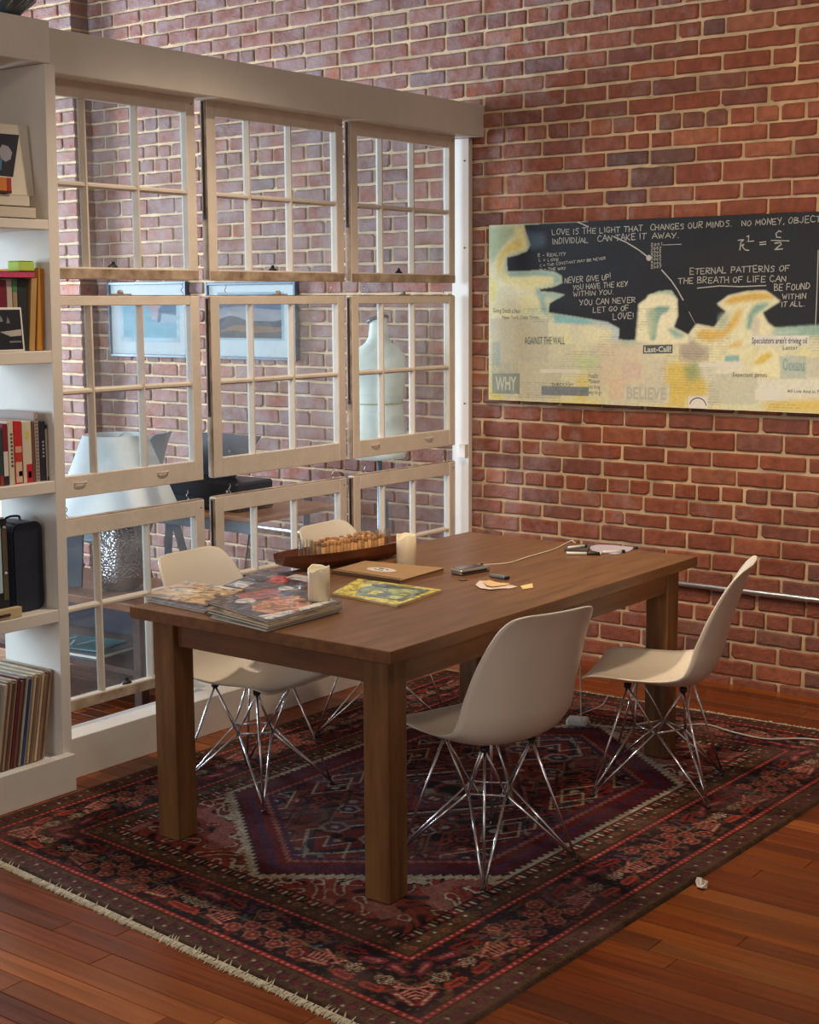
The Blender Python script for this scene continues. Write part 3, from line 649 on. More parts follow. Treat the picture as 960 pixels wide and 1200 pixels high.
# ------------------------------------------------------------------ rug
FL, FR, BR, BL = (.12, -3.25), (2.185, -3.455), (2.285, -.47), (.165, -.56)
RW, RL, RS = 2.1, 2.92, .0046
nu, nv_ = int(RW/RS)+1, int(RL/RS)+1
u = np.linspace(0, RW, nu)[None, :]+np.zeros((nv_, 1)); v = np.linspace(0, RL, nv_)[:, None]+np.zeros((1, nu))
def rug_colours():
    out = np.zeros((nv_, nu, 3))
    RED, BRICKR, NAVY, BLK, ROSE, CREAM, BROWN, MAG, PUR, TAN, TEAL = [lin(c) for c in ((124, 38, 32), (150, 62, 42), (30, 24, 38), (26, 18, 18), (156, 94, 82), (196, 178, 152), (88, 62, 42), (104, 36, 46), (78, 44, 70), (140, 104, 70), (70, 84, 92))]
    hx = np.abs(u-RW/2); hy = np.abs(v-RL/2); dx = RW/2-hx; dy = RL/2-hy
    d = np.minimum(dx, dy); vert = dx < dy     # long-side borders run along v
    s = np.where(vert, v, u)                    # coordinate along the border
    sm = np.where(vert, RL/2-np.abs(v-RL/2), RW/2-np.abs(u-RW/2))
    def paint(mask, c): out[mask] = c
    # field ground
    paint(d >= 0, MAG*.8)
    # --- spandrels / hexagon
    A, B = RW/2-.44, RL/2-.44
    hexd = np.minimum(A-hx, (B-hy-(hx)*.80)*.78)          # distance inside the hexagon
    inner = d > .44
    nse = vnoise((nv_, nu), 5, 3); ns2 = vnoise((nv_, nu), 14, 4)
    paint(inner & (hexd < 0), BRICKR*.85)
    # spandrel hooked scrolls
    sc_ = inner & (hexd < 0); ph = np.sin(hx*38+np.sin(hy*30)*1.8)*np.sin(hy*34+np.cos(hx*33)*1.6)
    paint(sc_ & (ph > .28), CREAM*.95); paint(sc_ & (ph > .62), RED); paint(sc_ & (ph < -.45), MAG); paint(sc_ & (ph < -.7), BLK); paint(sc_ & (np.abs(ph-.32) < .06), BLK)
    nb2 = vnoise((nv_, nu), 7, 71); paint(sc_ & (hexd > -.06) & (nb2 > .48), CREAM*.9); paint(sc_ & (hexd > -.06) & (nb2 > .72), RED); paint(sc_ & (hexd > -.06) & (np.abs(nb2-.47) < .03), BLK); paint(sc_ & (ns2 > .68), ROSE*.9)
    saw = lambda x, p: np.abs(((x/p) % 1)-.5)*2
    al = np.where(hexd == A-hx, hy, hx*1.28)
    z = hexd+saw(al, .03)*.016
    paint(inner & (z > .0) & (z < .035), CREAM*.85); paint(inner & (z > .028) & (z < .036), NAVY)
    paint(inner & (z >= .036) & (z < .07), MAG*.75); paint(inner & (z >= .07) & (z < .095), PUR); paint(inner & (z >= .095) & (z < .125), RED*.7)
    z2 = hexd+saw(al, .03)*.012
    paint(inner & (z2 > .125) & (z2 < .140), ROSE); paint(inner & (z2 >= .140) & (z2 < .16), PUR*.8)
    fld = inner & (z2 >= .16)
    paint(fld, MAG*.62+RED*.12); paint(fld & (vnoise((nv_, nu), 6, 64) > .62), BLK*1.1); paint(fld & (vnoise((nv_, nu), 5, 65) > .68), RED*.8); paint(fld & (vnoise((nv_, nu), 4, 66) > .78), ROSE*.6)
    # three stepped medallions down the middle
    for cy_, rr in ((0, .36), (.62, .24), (-.62, .24)):
        ry = v-RL/2-cy_; m = hx*1.15+np.abs(ry)*.9; mst = np.round(m/.018)*.018
        paint(fld & (mst < rr), BLK+RED*.12); paint(fld & (mst < rr-.02), BRICKR*.6); paint(fld & (mst < rr-.07), NAVY*1.3)
        paint(fld & (np.abs(mst-(rr-.075)) < .006), CREAM*.8); paint(fld & (mst < rr-.12), RED*.85); paint(fld & (mst < rr-.17), PUR*.9); paint(fld & (mst < rr-.21), CREAM*.6)
        paint(fld & (np.abs(mst-rr) < .007), ROSE*.8)
    # scattered hexagonal flowers, mirrored four ways
    rs = np.random.RandomState(11)
    for k_ in range(64):
        cx_, cy_ = rs.rand()*.56, rs.rand()*.98; r0 = .02+rs.rand()*.035
        a_ = hx-cx_; b_ = hy-cy_; sq = .5+rs.rand()*.7
        m = np.maximum(np.abs(a_), np.abs(a_)*.5+np.abs(b_*sq)*.9)
        c0, c1 = [(RED, BLK), (NAVY*1.4, ROSE*.8), (BRICKR*.8, NAVY), (PUR, CREAM*.7), (BLK*1.2, BRICKR*.8), (MAG, TAN*.8)][rs.randint(6)]
        ok = fld & (m < r0); paint(ok, c1*.8); paint(fld & (m < r0*.72), c0); paint(fld & (m < r0*.3), [CREAM*.6, RED, BLK][rs.randint(3)])
    for k_ in range(26):      # outlined lozenges
        cx_, cy_ = rs.rand()*.5, rs.rand()*.9; r0 = .05+rs.rand()*.05
        m = np.abs(hx-cx_)+np.abs(hy-cy_)*.6; paint(fld & (np.abs(m-r0) < .0042), [CREAM*.75, ROSE*.7, BLK, TEAL*.7, BRICKR*.8][rs.randint(5)])
    # --- borders
    bd = d <= .44
    paint(bd, BROWN*.8)
    # innermost: black/white/red blocks
    b0 = bd & (d > .40); ph = (s/.062) % 1; tt = (d-.40)/.04
    paint(b0, BLK*1.2); paint(b0 & (ph < .34) & (np.abs(tt-.5) < .38), RED*1.05); paint(b0 & (np.abs(ph-.17) < .06) & (np.abs(tt-.5) < .15), CREAM*.8)
    paint(b0 & (np.abs(ph-.52) < .07) & (np.abs(tt-.42) < .3), CREAM*.85); paint(b0 & (np.abs(ph-.80) < .05) & (np.abs(tt-.6) < .25), TAN*.9)
    # olive guard with small flowers
    b1 = bd & (d > .345) & (d <= .40); ph = (s/.07) % 1
    paint(b1, BROWN*.75); f = np.hypot((ph-.5)*.07, d-.373+.008*np.sign(((s/.07).astype(int) % 2)-.5)); paint(b1 & (f < .013), TAN*.6); paint(b1 & (f < .007), RED)
    paint(b1 & (np.hypot((ph-.05)*.07, d-.38) < .0055), CREAM*.8)
    def dotted(lo, hi, c):
        m_ = bd & (d > lo) & (d <= hi); paint(m_, BLK); m2 = bd & (d > lo+.005) & (d <= hi-.005); paint(m2, c)
        ph_ = (s/.024) % 1; paint(m2 & (ph_ < .4) & (np.abs(d-(lo+hi)/2) < .0035), ROSE*1.5)
    dotted(.315, .345, RED*1.1)
    # main border: rosettes, botehs, pronged leaves on near-black
    b2 = bd & (d > .115) & (d <= .315); paint(b2, BLK*1.1+NAVY*.25); paint(b2 & (vnoise((nv_, nu), 3.2, 61) > .68), BROWN*.85); paint(b2 & (vnoise((nv_, nu), 4.2, 62) > .80), RED*.62); paint(b2 & (vnoise((nv_, nu), 3.4, 63) > .86), ROSE*.55)
    Lt = .36; ss = sm % Lt; t = d-.115
    ss = np.where(((sm/Lt).astype(int) % 2) == 1, Lt-ss, ss)
    def ros(cx_, cy_, r0, c_out=ROSE, c_in=RED, n=7):
        a_ = ss-cx_; b_ = t-cy_; r_ = np.hypot(a_, b_); th_ = np.arctan2(b_, a_); rr = r0*(1+.10*np.cos(n*th_))
        paint(b2 & (r_ < rr), c_out); paint(b2 & (r_ < rr*.78), BROWN*.9); paint(b2 & (r_ < rr*.56), c_in); paint(b2 & (r_ < rr*.28), c_out)
    def bar(x0, y0, x1, y1, w_, c):
        L2 = (x1-x0)**2+(y1-y0)**2; k_ = np.clip(((ss-x0)*(x1-x0)+(t-y0)*(y1-y0))/L2, 0, 1); paint(b2 & (np.hypot(ss-x0-k_*(x1-x0), t-y0-k_*(y1-y0)) < w_), c)
    bar(.02, .10, .34, .10, .0035, TAN*.6); bar(.06, .03, .14, .17, .003, TAN*.6); bar(.2, .17, .27, .03, .003, BROWN*1.3)
    for (x_, y_) in ((.045, .045), (.085, .085), (.04, .125), (.095, .155), (.125, .045), (.0, .085)): ros(x_, y_, .025)
    # pronged leaf
    bar(.165, .035, .235, .05, .011, RED*1.05); bar(.165, .035, .235, .05, .004, CREAM*.6)
    for k_ in range(5): bar(.170+.014*k_, .055, .162+.014*k_, .088+.004*k_, .0035, ROSE*1.2)
    bar(.18, .115, .26, .075, .0045, ROSE*1.3); bar(.245, .065, .262, .1, .004, ROSE*1.3)
    # botehs and blobs
    bar(.285, .04, .33, .035, .016, BRICKR*1.0); bar(.287, .04, .325, .037, .006, MAG)
    bar(.2, .15, .26, .165, .015, RED*.95); bar(.205, .152, .255, .163, .005, BLK)
    bar(.29, .145, .34, .16, .016, MAG*1.2); bar(.295, .148, .335, .158, .006, ROSE)
    for (x_, y_) in ((.285, .085), (.305, .1), (.325, .085), (.305, .075)): ros(x_, y_, .012, CREAM*.75, MAG, 5)
    bar(.155, .14, .165, .17, .006, PUR*1.4); bar(.14, .1, .15, .12, .006, TEAL)
    dotted(.083, .115, RED*1.2)
    # outer brown guard with dashes
    b3 = bd & (d <= .083); paint(b3, BROWN*.85); ph = (s/.05) % 1; al_ = ((s/.05).astype(int) % 2)
    m1 = np.hypot((ph-.5)*.05, (d-.045)*1.0); paint(b3 & (m1 < .018), np.array([.05, .018, .02])*1.2); paint(b3 & (m1 < .010), MAG*.8); 
    m3 = np.hypot((ph-.02)*.05, (d-.035-.02*al_)*1.3); paint(b3 & (m3 < .0065), CREAM*.72); paint(b3 & (np.abs(ph-.25) < .04) & (np.abs(d-.06) < .012), BLK)
    paint(b3 & (d < .012), BROWN*.5)
    # abrash, knots and wear
    knots = np.random.RandomState(5).rand(nv_, nu)
    out = out*.9+np.array(lin((70, 34, 30)))*.1
    out *= (.55+.8*knots**1.3)[..., None]*(.82+.36*ns2)[..., None]*(.8+.4*nse)[..., None]
    abr = vnoise((nv_, nu), 34, 8); wear = np.clip((abr-.6)*1.1, 0, .22)[..., None]
    out = out*(1-wear)+np.array(lin((120, 84, 76)))*wear
    return np.clip(out*1.0, 0, 1)
rc_ = rug_colours()
U = (u/RW)[..., None]; V = (v/RL)[..., None]
FLv, FRv, BRv, BLv = [np.array(p) for p in (FL, FR, BR, BL)]
XY = (FLv*(1-U)+FRv*U)*(1-V)+(BLv*(1-U)+BRv*U)*V
edge = np.minimum(np.minimum(u, RW-u), np.minimum(v, RL-v))
Z_ = .0100*np.clip(edge/.012, 0, 1)**.5+(np.random.rand(nv_, nu)-.5)*.0008+.0006
Z_ += np.where(edge > .0, (vnoise((nv_, nu), 90, 21)-.5)*.002, 0)
rug = thing('rug', 'red and navy patterned wool rug under the dining table', 'rug', (0, 0, 0))
RUGM = attr_mat('wool_pile', .95, .15, bump=.6, bscale=420)
link('pile', grid_mesh('pile', np.concatenate([XY, Z_[..., None]], -1), rc_, RUGM), rug, kind='stuff')
MB().prism([FL, FR, BR, BL], .0006, .0012).obj('backing', mat('rug_backing', srgb(120, 90, 70), .9), rug)
# fringe: twisted cream ends on both short sides
def fringe(a, b, out):
    m = MB(); a, b, out = Vector((*a, 0)), Vector((*b, 0)), Vector((*out, 0)); n_ = 420
    m.add([tuple(a+Vector((0, 0, .001))), tuple(b+Vector((0, 0, .001))), tuple(b+out*.012+Vector((0, 0, .006))), tuple(a+out*.012+Vector((0, 0, .006))), tuple(b+out*.02+Vector((0, 0, .0008))), tuple(a+out*.02+Vector((0, 0, .0008)))], [(0, 1, 2, 3), (3, 2, 4, 5)])
    for i in range(n_):
        p = a.lerp(b, (i+random.random())/n_); l = random.uniform(.024, .036); q_ = out*l+(b-a).normalized()*random.uniform(-.012, .012)
        lift = random.uniform(.003, .009); w_ = (b-a).normalized()*random.uniform(.0022, .004)
        m.add([p-w_+Vector((0, 0, .007)), p+w_+Vector((0, 0, .007)), p+q_*.6+w_*.8+Vector((0, 0, lift)), p+q_*.6-w_*.8+Vector((0, 0, lift)), p+q_+Vector((0, 0, .002))], [(0, 1, 2, 3), (3, 2, 4)])
    for i in range(60):     # stray tufts lying back over the pile
        p = a.lerp(b, random.random()); q_ = -out*random.uniform(.006, .018)+(b-a).normalized()*random.uniform(-.01, .01); w_ = (b-a).normalized()*.003
        m.add([p-w_+Vector((0, 0, .008)), p+w_+Vector((0, 0, .008)), p+q_+Vector((0, 0, .015))], [(0, 1, 2)])
    return m.obj('fringe', mat('cream_fringe', srgb(186, 172, 144), .95, var=.2, scale=60), rug, kind='stuff')
fringe(FL, FR, (.08, -1)); fringe(BR, BL, (-.03, 1))

# ------------------------------------------------------------------ painting
PY = -.045
def pp(u_, v_): p = at(1, PY, u_, v_); return (p.x, p.z)
def L4(x, y): return pp(570+x/4.8, 240+y/4.8)       # readings taken from two enlarged views of the picture
def L5(x, y): return pp(760+x/4.8, 240+y/4.8)
PX0, PZ0, PZ1, PX1 = .057, 1.224, 2.052, 1.86
pt = thing('wall_painting', 'long canvas with black chalked writing over yellow and newsprint on brick wall', 'painting', (0, 0, 0))
PS = .0030; pw, ph_ = int((PX1-PX0)/PS)+1, int((PZ1-PZ0)/PS)+1
gx = np.linspace(PX0, PX1, pw)[None, :]+np.zeros((ph_, 1)); gz = np.linspace(PZ0, PZ1, ph_)[:, None]+np.zeros((1, pw))
img = np.zeros((ph_, pw, 3))+lin((218, 212, 168))
def wash(poly, col, soft=2, op=1.):
    global img
    m_ = blur(inpoly(gx, gz, poly).astype(float), soft)[..., None]*op; img = img*(1-m_)+lin(col)*m_
def rect4(x0, y0, x1, y1): return [L4(x0, y0), L4(x1, y0), L4(x1, y1), L4(x0, y1)]
def rect5(x0, y0, x1, y1): return [L5(x0, y0), L5(x1, y0), L5(x1, y1), L5(x0, y1)]
n1 = vnoise((ph_, pw), 40, 31); n2 = vnoise((ph_, pw), 16, 32)
for (m_, c) in ((np.clip((n1-.5)*2.2, 0, .7), (208, 196, 170)), (np.clip((n2-.62)*2.2, 0, .5), (232, 220, 140))): img = img*(1-m_[..., None])+lin(c)*m_[..., None]
# collage patches of newsprint
for r_, c in ((rect4(20, 460, 165, 590), (206, 200, 160)), (rect4(25, 640, 350, 880), (188, 180, 152)), (rect4(30, 880, 180, 1060), (178, 176, 150)), (rect4(180, 860, 420, 1090), (196, 188, 160)), (rect4(350, 780, 500, 940), (206, 202, 168)), (rect4(35, 770, 80, 900), (160, 172, 158)),
              (rect4(650, 780, 880, 1010), (218, 196, 162)), (rect4(760, 890, 870, 980), (214, 184, 168)), (rect4(690, 980, 800, 1090), (222, 190, 156)),
              (rect5(-30, 870, 100, 1100), (208, 200, 172)), (rect5(340, 950, 620, 1120), (196, 194, 168)), (rect5(380, 880, 540, 950), (224, 216, 190)), (rect5(290, 885, 380, 995), (216, 212, 186)), (rect5(740, 850, 890, 980), (170, 184, 170)), (rect5(890, 860, 960, 970), (196, 192, 168)), (rect5(610, 985, 960, 1100), (222, 216, 196)), (rect5(170, 770, 340, 880), (186, 172, 148))):
    wash(r_, c, 1, .75)
wash([L5(175, 800), L5(240, 765), L5(330, 830), L5(260, 880), L5(200, 860)], (176, 160, 140), 1, .8)
for p_, c in (([L4(15, 115), L4(210, 115), L4(205, 170), L4(140, 180), L4(100, 240), L4(60, 300), L4(30, 330), L4(15, 330)], (150, 172, 130)),
              ([L4(15, 400), L4(60, 440), L4(45, 540), L4(15, 560)], (222, 206, 90)), ([L4(15, 1000), L4(60, 1030), L4(105, 1080), L4(100, 1108), L4(15, 1108)], (216, 196, 60)),
              ([L4(500, 850), L4(640, 850), L4(620, 930), L4(500, 920)], (196, 208, 150)), ([L4(510, 960), L4(580, 960), L4(560, 1110), L4(500, 1110)], (226, 206, 100)), ([L4(380, 1095), L4(640, 1100), L4(640, 1125), L4(380, 1118)], (230, 214, 110)),
              ([L5(100, 890), L5(230, 890), L5(330, 1010), L5(330, 1080), L5(220, 1080), L5(210, 1140), L5(90, 1135)], (226, 192, 46)), ([L5(190, 920), L5(280, 870), L5(290, 980), L5(230, 1000)], (150, 168, 110)),
              ([L5(650, 1110), L5(960, 1090), L5(1250, 1100), L5(1250, 1190), L5(650, 1160)], (226, 188, 40)),
              ([L4(160, 600), L4(330, 570), L4(340, 620), L4(260, 640)], (206, 212, 170))):
    wash(p_, c, 6, .85)
# black field with chalk
black = [L4(213, 112), L4(222, 150), L4(235, 180), L4(250, 225), L4(228, 262), L4(170, 285), L4(116, 296), L4(120, 375), L4(200, 374), L4(300, 366), L4(385, 375), L4(425, 400), L4(428, 440), L4(380, 462), L4(300, 474), L4(306, 487), L4(380, 492), L4(445, 505), L4(400, 530), L4(357, 555), L4(350, 605), L4(500, 628), L4(680, 658), L4(748, 695), L4(745, 755), L4(800, 762), L4(848, 760), L4(868, 700), L4(856, 560), L4(900, 530),
         L5(0, 510), L5(60, 485), L5(130, 480), L5(165, 530), L5(165, 620), L5(140, 690), L5(225, 730), L5(270, 670), L5(370, 690), L5(440, 600), L5(385, 555), L5(450, 512), L5(560, 485), L5(660, 482), L5(742, 542), L5(640, 605), L5(665, 660), L5(700, 692), L5(960, 678), L5(1300, 665), L5(1300, -20), L5(960, 20)]
teal = (126, 170, 164)
rim = blur(inpoly(gx, gz, black).astype(float), 13); mm_ = np.clip(rim*2.2, 0, 1)[..., None]*.8; img = img*(1-mm_)+lin((150, 178, 160))*mm_
# pale strokes between the teal rims and the black
for p_, c, s_, o_ in (([L4(60, 290), L4(100, 230), L4(160, 190), L4(160, 120), L4(212, 120), L4(235, 200), L4(225, 255), L4(150, 270), L4(100, 290), L4(95, 380), L4(140, 410), L4(330, 395), L4(395, 400), L4(400, 435), L4(300, 455), L4(270, 490), L4(100, 440), L4(60, 380)], (226, 212, 140), 4, .95),
                      ([L4(155, 200), L4(185, 190), L4(205, 220), L4(180, 250), L4(110, 275), L4(80, 330), L4(75, 380), L4(60, 360), L4(65, 300), L4(100, 250)], (220, 190, 70), 3, .8),
                      ([L4(120, 380), L4(300, 376), L4(400, 392), L4(415, 430), L4(380, 445), L4(380, 405), L4(290, 398), L4(130, 402)], teal, 2, .8),
                      ([L4(285, 460), L4(310, 490), L4(380, 500), L4(330, 520), L4(345, 620), L4(310, 600), L4(300, 540), L4(275, 490)], teal, 3, .8),
                      ([L4(380, 620), L4(560, 640), L4(640, 668), L4(560, 672), L4(385, 665)], (120, 184, 184), 2, .9),
                      ([L4(560, 655), L4(690, 665), L4(750, 700), L4(735, 760), L4(690, 762), L4(715, 710), L4(660, 690)], (190, 204, 204), 3, .9),
                      ([L4(560, 690), L4(680, 690), L4(715, 715), L4(690, 765), L4(560, 780)], (228, 220, 170), 4, .9)): wash(p_, c, s_, o_)
wash(black, (30, 28, 32), 1, 1)
wash([L4(215, 130), L4(240, 155), L4(330, 165), L4(330, 230), L4(250, 250), L4(232, 200)], (70, 92, 108), 5, .7)
wash([L4(380, 320), L4(700, 260), L4(800, 350), L4(600, 440), L4(450, 400)], (24, 30, 44), 12, .6)
wash([L5(150, 300), L5(500, 260), L5(700, 330), L5(400, 440)], (44, 36, 34), 14, .5)
# cream arch and the spreading tree shape
arch = [L4(858, 560), L4(900, 530), L5(0, 508), L5(70, 500), L5(120, 505), L5(160, 530), L5(165, 625), L5(140, 690), L5(225, 735), L5(225, 780), L5(0, 775), L4(840, 765)]
wash(arch, (232, 224, 180), 2, 1)
wash([L5(20, 590), L5(50, 572), L5(120, 570), L5(110, 600), L5(70, 620), L5(48, 680), L5(40, 760), L5(10, 762), L5(25, 680), L5(10, 620)], (120, 164, 150), 2, .95)
wash([L5(100, 690), L5(150, 700), L5(215, 740), L5(150, 750)], (130, 176, 164), 3, .9)
wash([L4(900, 600), L4(940, 575), L4(958, 600), L4(955, 740), L4(915, 750)], (170, 190, 150), 3, .8)
tree = [L5(225, 735), L5(270, 672), L5(370, 692), L5(440, 600), L5(390, 560), L5(450, 512), L5(560, 487), L5(660, 485), L5(740, 542), L5(640, 605), L5(670, 662), L5(720, 700), L5(640, 760), L5(560, 850), L5(480, 850), L5(420, 800), L5(300, 790)]
wash(tree, (226, 218, 170), 2, 1)
wash([L5(415, 555), L5(470, 515), L5(600, 492), L5(680, 500), L5(715, 530), L5(640, 535), L5(540, 545), L5(460, 560)], (216, 170, 40), 3, .95)
wash([L5(500, 590), L5(530, 580), L5(500, 680), L5(420, 750), L5(340, 770), L5(260, 740), L5(300, 700), L5(420, 705)], (222, 176, 40), 4, .9)
wash([L5(560, 620), L5(600, 560), L5(690, 545), L5(660, 580), L5(600, 620), L5(580, 700), L5(550, 700)], (112, 166, 150), 3, .9)
wash([L5(400, 620), L5(470, 600), L5(440, 680), L5(390, 710)], (170, 184, 158), 4, .8)
wash([L5(480, 775), L5(530, 765), L5(520, 800), L5(430, 810)], (220, 178, 50), 3, .8)
wash([L5(430, 850), L5(510, 845), L5(510, 880), L5(430, 880)], (120, 176, 176), 1, .9)
wash([L5(690, 700), L5(820, 690), L5(960, 680), L5(1280, 670), L5(1280, 735), L5(960, 740), L5(720, 745)], (134, 178, 160), 4, .85)
wash([L5(700, 712), L5(850, 705), L5(850, 722), L5(700, 728)], (196, 206, 180), 2, .7)
wash([L5(600, 880), L5(620, 820), L5(680, 795), L5(730, 840), L5(740, 975), L5(580, 940)], (232, 222, 168), 2, .9)
wash([L5(340, 885), L5(360, 810), L5(400, 800), L5(425, 850), L5(425, 885)], (230, 220, 168), 2, .95)
wash([L5(590, 890), L5(640, 840), L5(690, 830), L5(700, 850), L5(650, 890), L5(610, 900)], (222, 186, 50), 2, .95)
wash([L5(590, 620), L5(630, 640), L5(620, 740), L5(590, 760), L5(580, 700)], (204, 190, 170), 3, .8)
wash([L5(1000, 760), L5(1280, 760), L5(1280, 900), L5(1000, 900)], (214, 208, 176), 2, .8)
# fine print lines on the newsprint
lum = img.mean(-1)
rowm = ((gz/.0115) % 1 < .33) & (vnoise((ph_, pw), 55, 77) > .45) & (gz < 1.66) & (lum > .25) & (vnoise((ph_, pw), 2.2, 78) > .3)
img[rowm] *= .80
img *= (.93+.14*vnoise((ph_, pw), 3, 55))[..., None]
lu_ = img.mean(-1, keepdims=True); img = img*.84+lu_*.16*np.array([1.02, 1.0, .94])
wv = (np.random.RandomState(9).rand(ph_, pw)-.5)*.03; img = np.clip(img*(1+wv[..., None]), 0, 1)
CANVAS = attr_mat('painted_canvas', .55, .35, bump=.25, bscale=260)
link('canvas_face', grid_mesh('canvas_face', np.stack([gx, np.full_like(gx, PY), gz], -1), img, CANVAS), pt)
MB().box((PX0, PY+.0006, PZ0), (PX1, -.013, PZ1)).obj('stretcher', mat('canvas_edge', srgb(120, 104, 70), .8, var=.2, scale=20), pt)

# hand-drawn capitals as chalk strokes
G = {'A': ['0,0 .35,1 .7,0', '.12,.36 .58,.36'], 'B': ['.05,0 .05,1 .5,.95 .55,.72 .08,.52 .6,.42 .62,.1 .05,0'], 'C': ['.62,.85 .3,1 .04,.6 .1,.15 .4,0 .65,.15'], 'D': ['.05,0 .05,1 .5,.85 .62,.45 .4,.08 .05,0'],
     'E': ['.6,1 .05,.97 .05,0 .62,.03', '.07,.52 .5,.5'], 'F': ['.6,1 .05,.97 .05,0', '.07,.5 .5,.5'], 'G': ['.6,.85 .3,1 .04,.6 .1,.12 .45,0 .6,.4 .38,.42'], 'H': ['.05,0 .05,1', '.6,0 .6,1', '.05,.5 .6,.5'], 'I': ['.1,0 .1,1'],
     'J': ['.5,1 .48,.15 .25,0 .05,.2'], 'K': ['.05,0 .05,1', '.58,1 .08,.45 .6,0'], 'L': ['.05,1 .05,0 .55,.02'], 'M': ['.02,0 .1,1 .38,.3 .66,1 .75,0'], 'N': ['.03,0 .06,1 .58,0 .6,1'], 'O': ['.32,1 .03,.6 .1,.1 .4,0 .64,.45 .5,.9 .3,1'],
     'P': ['.05,0 .05,1 .55,.92 .55,.55 .08,.45'], 'R': ['.05,0 .05,1 .55,.9 .5,.55 .08,.48 .6,0'], 'S': ['.58,.88 .25,1 .08,.72 .5,.45 .5,.1 .1,.02'], 'T': ['.0,.97 .66,1', '.33,.98 .3,0'], 'U': ['.05,1 .06,.15 .32,0 .55,.2 .6,1'], 'V': ['.0,1 .3,0 .62,1'],
     'W': ['.0,1 .18,0 .38,.7 .55,0 .78,1'], 'Y': ['.0,1 .3,.5', '.6,1 .2,0'], 'X': ['0,0 .6,1', '0,1 .6,0'], 'Z': ['0,1 .6,1 0,0 .62,0'], '!': ['.1,1 .1,.3', '.1,.05 .11,0'], '.': ['.1,.04 .14,.0'], ',': ['.14,.1 .04,-.15'], '-': ['.05,.45 .5,.45'], '=': ['.05,.3 .5,.3', '.05,.6 .5,.6'],
     '0': ['.3,1 .05,.5 .3,0 .55,.5 .3,1'], '1': ['.1,.8 .3,1 .3,0'], '2': ['.05,.8 .3,1 .55,.75 .05,.02 .6,0'], '3': ['.05,.95 .5,.85 .2,.5 .55,.3 .05,0'], '4': ['.4,0 .4,1 .03,.35 .6,.35'], '5': ['.5,1 .1,.97 .08,.6 .5,.5 .45,.05 .05,0'], '6': ['.45,1 .08,.4 .25,0 .5,.25 .1,.4'], '7': ['.03,1 .58,1 .2,0'], "'": ['.1,1 .08,.8']}
CHALK = mat('chalk', srgb(176, 172, 162), .8, var=.15, scale=60)
def ribbon(mb, pts, w_, y_):
    if mb is None:
        mb = MB(); ribbon(mb, pts, w_, y_); return mb.obj('chalk_mark', CHALK, pt)
    for a_, b_ in zip(pts[:-1], pts[1:]):
        dx_, dz_ = b_[0]-a_[0], b_[1]-a_[1]; l_ = math.hypot(dx_, dz_)+1e-9; nx, nz = -dz_/l_*w_, dx_/l_*w_; ex, ez = dx_/l_*w_*.5, dz_/l_*w_*.5
        mb.add([(a_[0]-ex+nx, y_, a_[1]-ez+nz), (a_[0]-ex-nx, y_, a_[1]-ez-nz), (b_[0]+ex-nx, y_, b_[1]+ez-nz), (b_[0]+ex+nx, y_, b_[1]+ez+nz)], [(0, 1, 2, 3)])
def chalk(text, p0, p1, h, w_=.0017):
    mb = MB(); adv = [(.45 if c in ' ' else .35 if c in "I.,!1'" else .98 if c in 'MW' else .82) for c in text]; tot = sum(adv); s_ = math.hypot(p1[0]-p0[0], p1[1]-p0[1])/tot
    dx_, dz_ = (p1[0]-p0[0])/tot, (p1[1]-p0[1])/tot; x_ = 0
    for c, a_ in zip(text, adv):
        if c in G:
            jy = random.uniform(-.06, .06)*h; js = random.uniform(.85, 1.08); sl = random.uniform(-.08, .1)
            for st in G[c]:
                q_ = [tuple(float(k) for k in s2.split(',')) for s2 in st.split()]
                ribbon(mb, [(p0[0]+dx_*x_+(gx_*s_*1.05+gy_*h*sl)+random.uniform(-.0006, .0006), p0[1]+dz_*x_+gy_*h*js+jy+random.uniform(-.0006, .0006)) for gx_, gy_ in q_], w_, PY-.0006)
        x_ += a_
    return mb.obj('chalk_lettering', CHALK, pt)
H_ = .026
chalk('LOVE IS THE LIGHT THAT', L4(370, 170), L4(885, 148), H_); chalk('CHANGES OUR MINDS.', L5(10, 144), L5(475, 122), H_); chalk('NO MONEY, OBJECT', L5(525, 120), L5(975, 95), H_)
chalk('INDIVIDUAL', L4(372, 222), L4(580, 212), H_); chalk('CAN TAKE IT', L4(625, 208), L4(905, 190), H_*1.05); chalk('AWAY.', L5(22, 190), L5(178, 186), H_)
chalk('R - REALITY', L4(290, 293), L4(450, 286), .015, .0012); chalk('L = LOVE', L4(296, 319), L4(410, 316), .013, .0012); chalk('C = THE CONSTANT MAY BE NEVER', L4(300, 350), L4(675, 306), .012, .0010); chalk('W = THE WAY', L4(300, 371), L4(450, 364), .012, .0012)
chalk('NEVER GIVE UP!', L4(440, 442), L4(705, 418), .026); chalk('YOU HAVE THE KEY', L4(487, 480), L4(800, 456), .024); chalk('WITHIN YOU.', L4(490, 516), L4(722, 502), .022)
chalk('YOU CAN NEVER', L4(525, 567), L4(845, 548), .026); chalk('LET GO OF', L4(600, 606), L4(808, 592), .024); chalk('LOVE!', L4(712, 646), L4(835, 641), .028)
chalk('ETERNAL PATTERNS OF', L5(232, 391), L5(800, 372), .027); chalk('THE BREATH OF LIFE CAN', L5(168, 444), L5(780, 430), .026); chalk('BE FOUND', L5(708, 484), L5(912, 472), .026); chalk('WITHIN', L5(755, 531), L5(892, 528), .023); chalk('IT ALL.', L5(748, 574), L5(884, 570), .022)
for i, y_ in enumerate((228, 250, 272, 293, 313, 334, 355)): chalk('200%d' % (i+1 if i else 1), L5(14, y_+4), L5(76, y_), .013, .0012)
mb = None
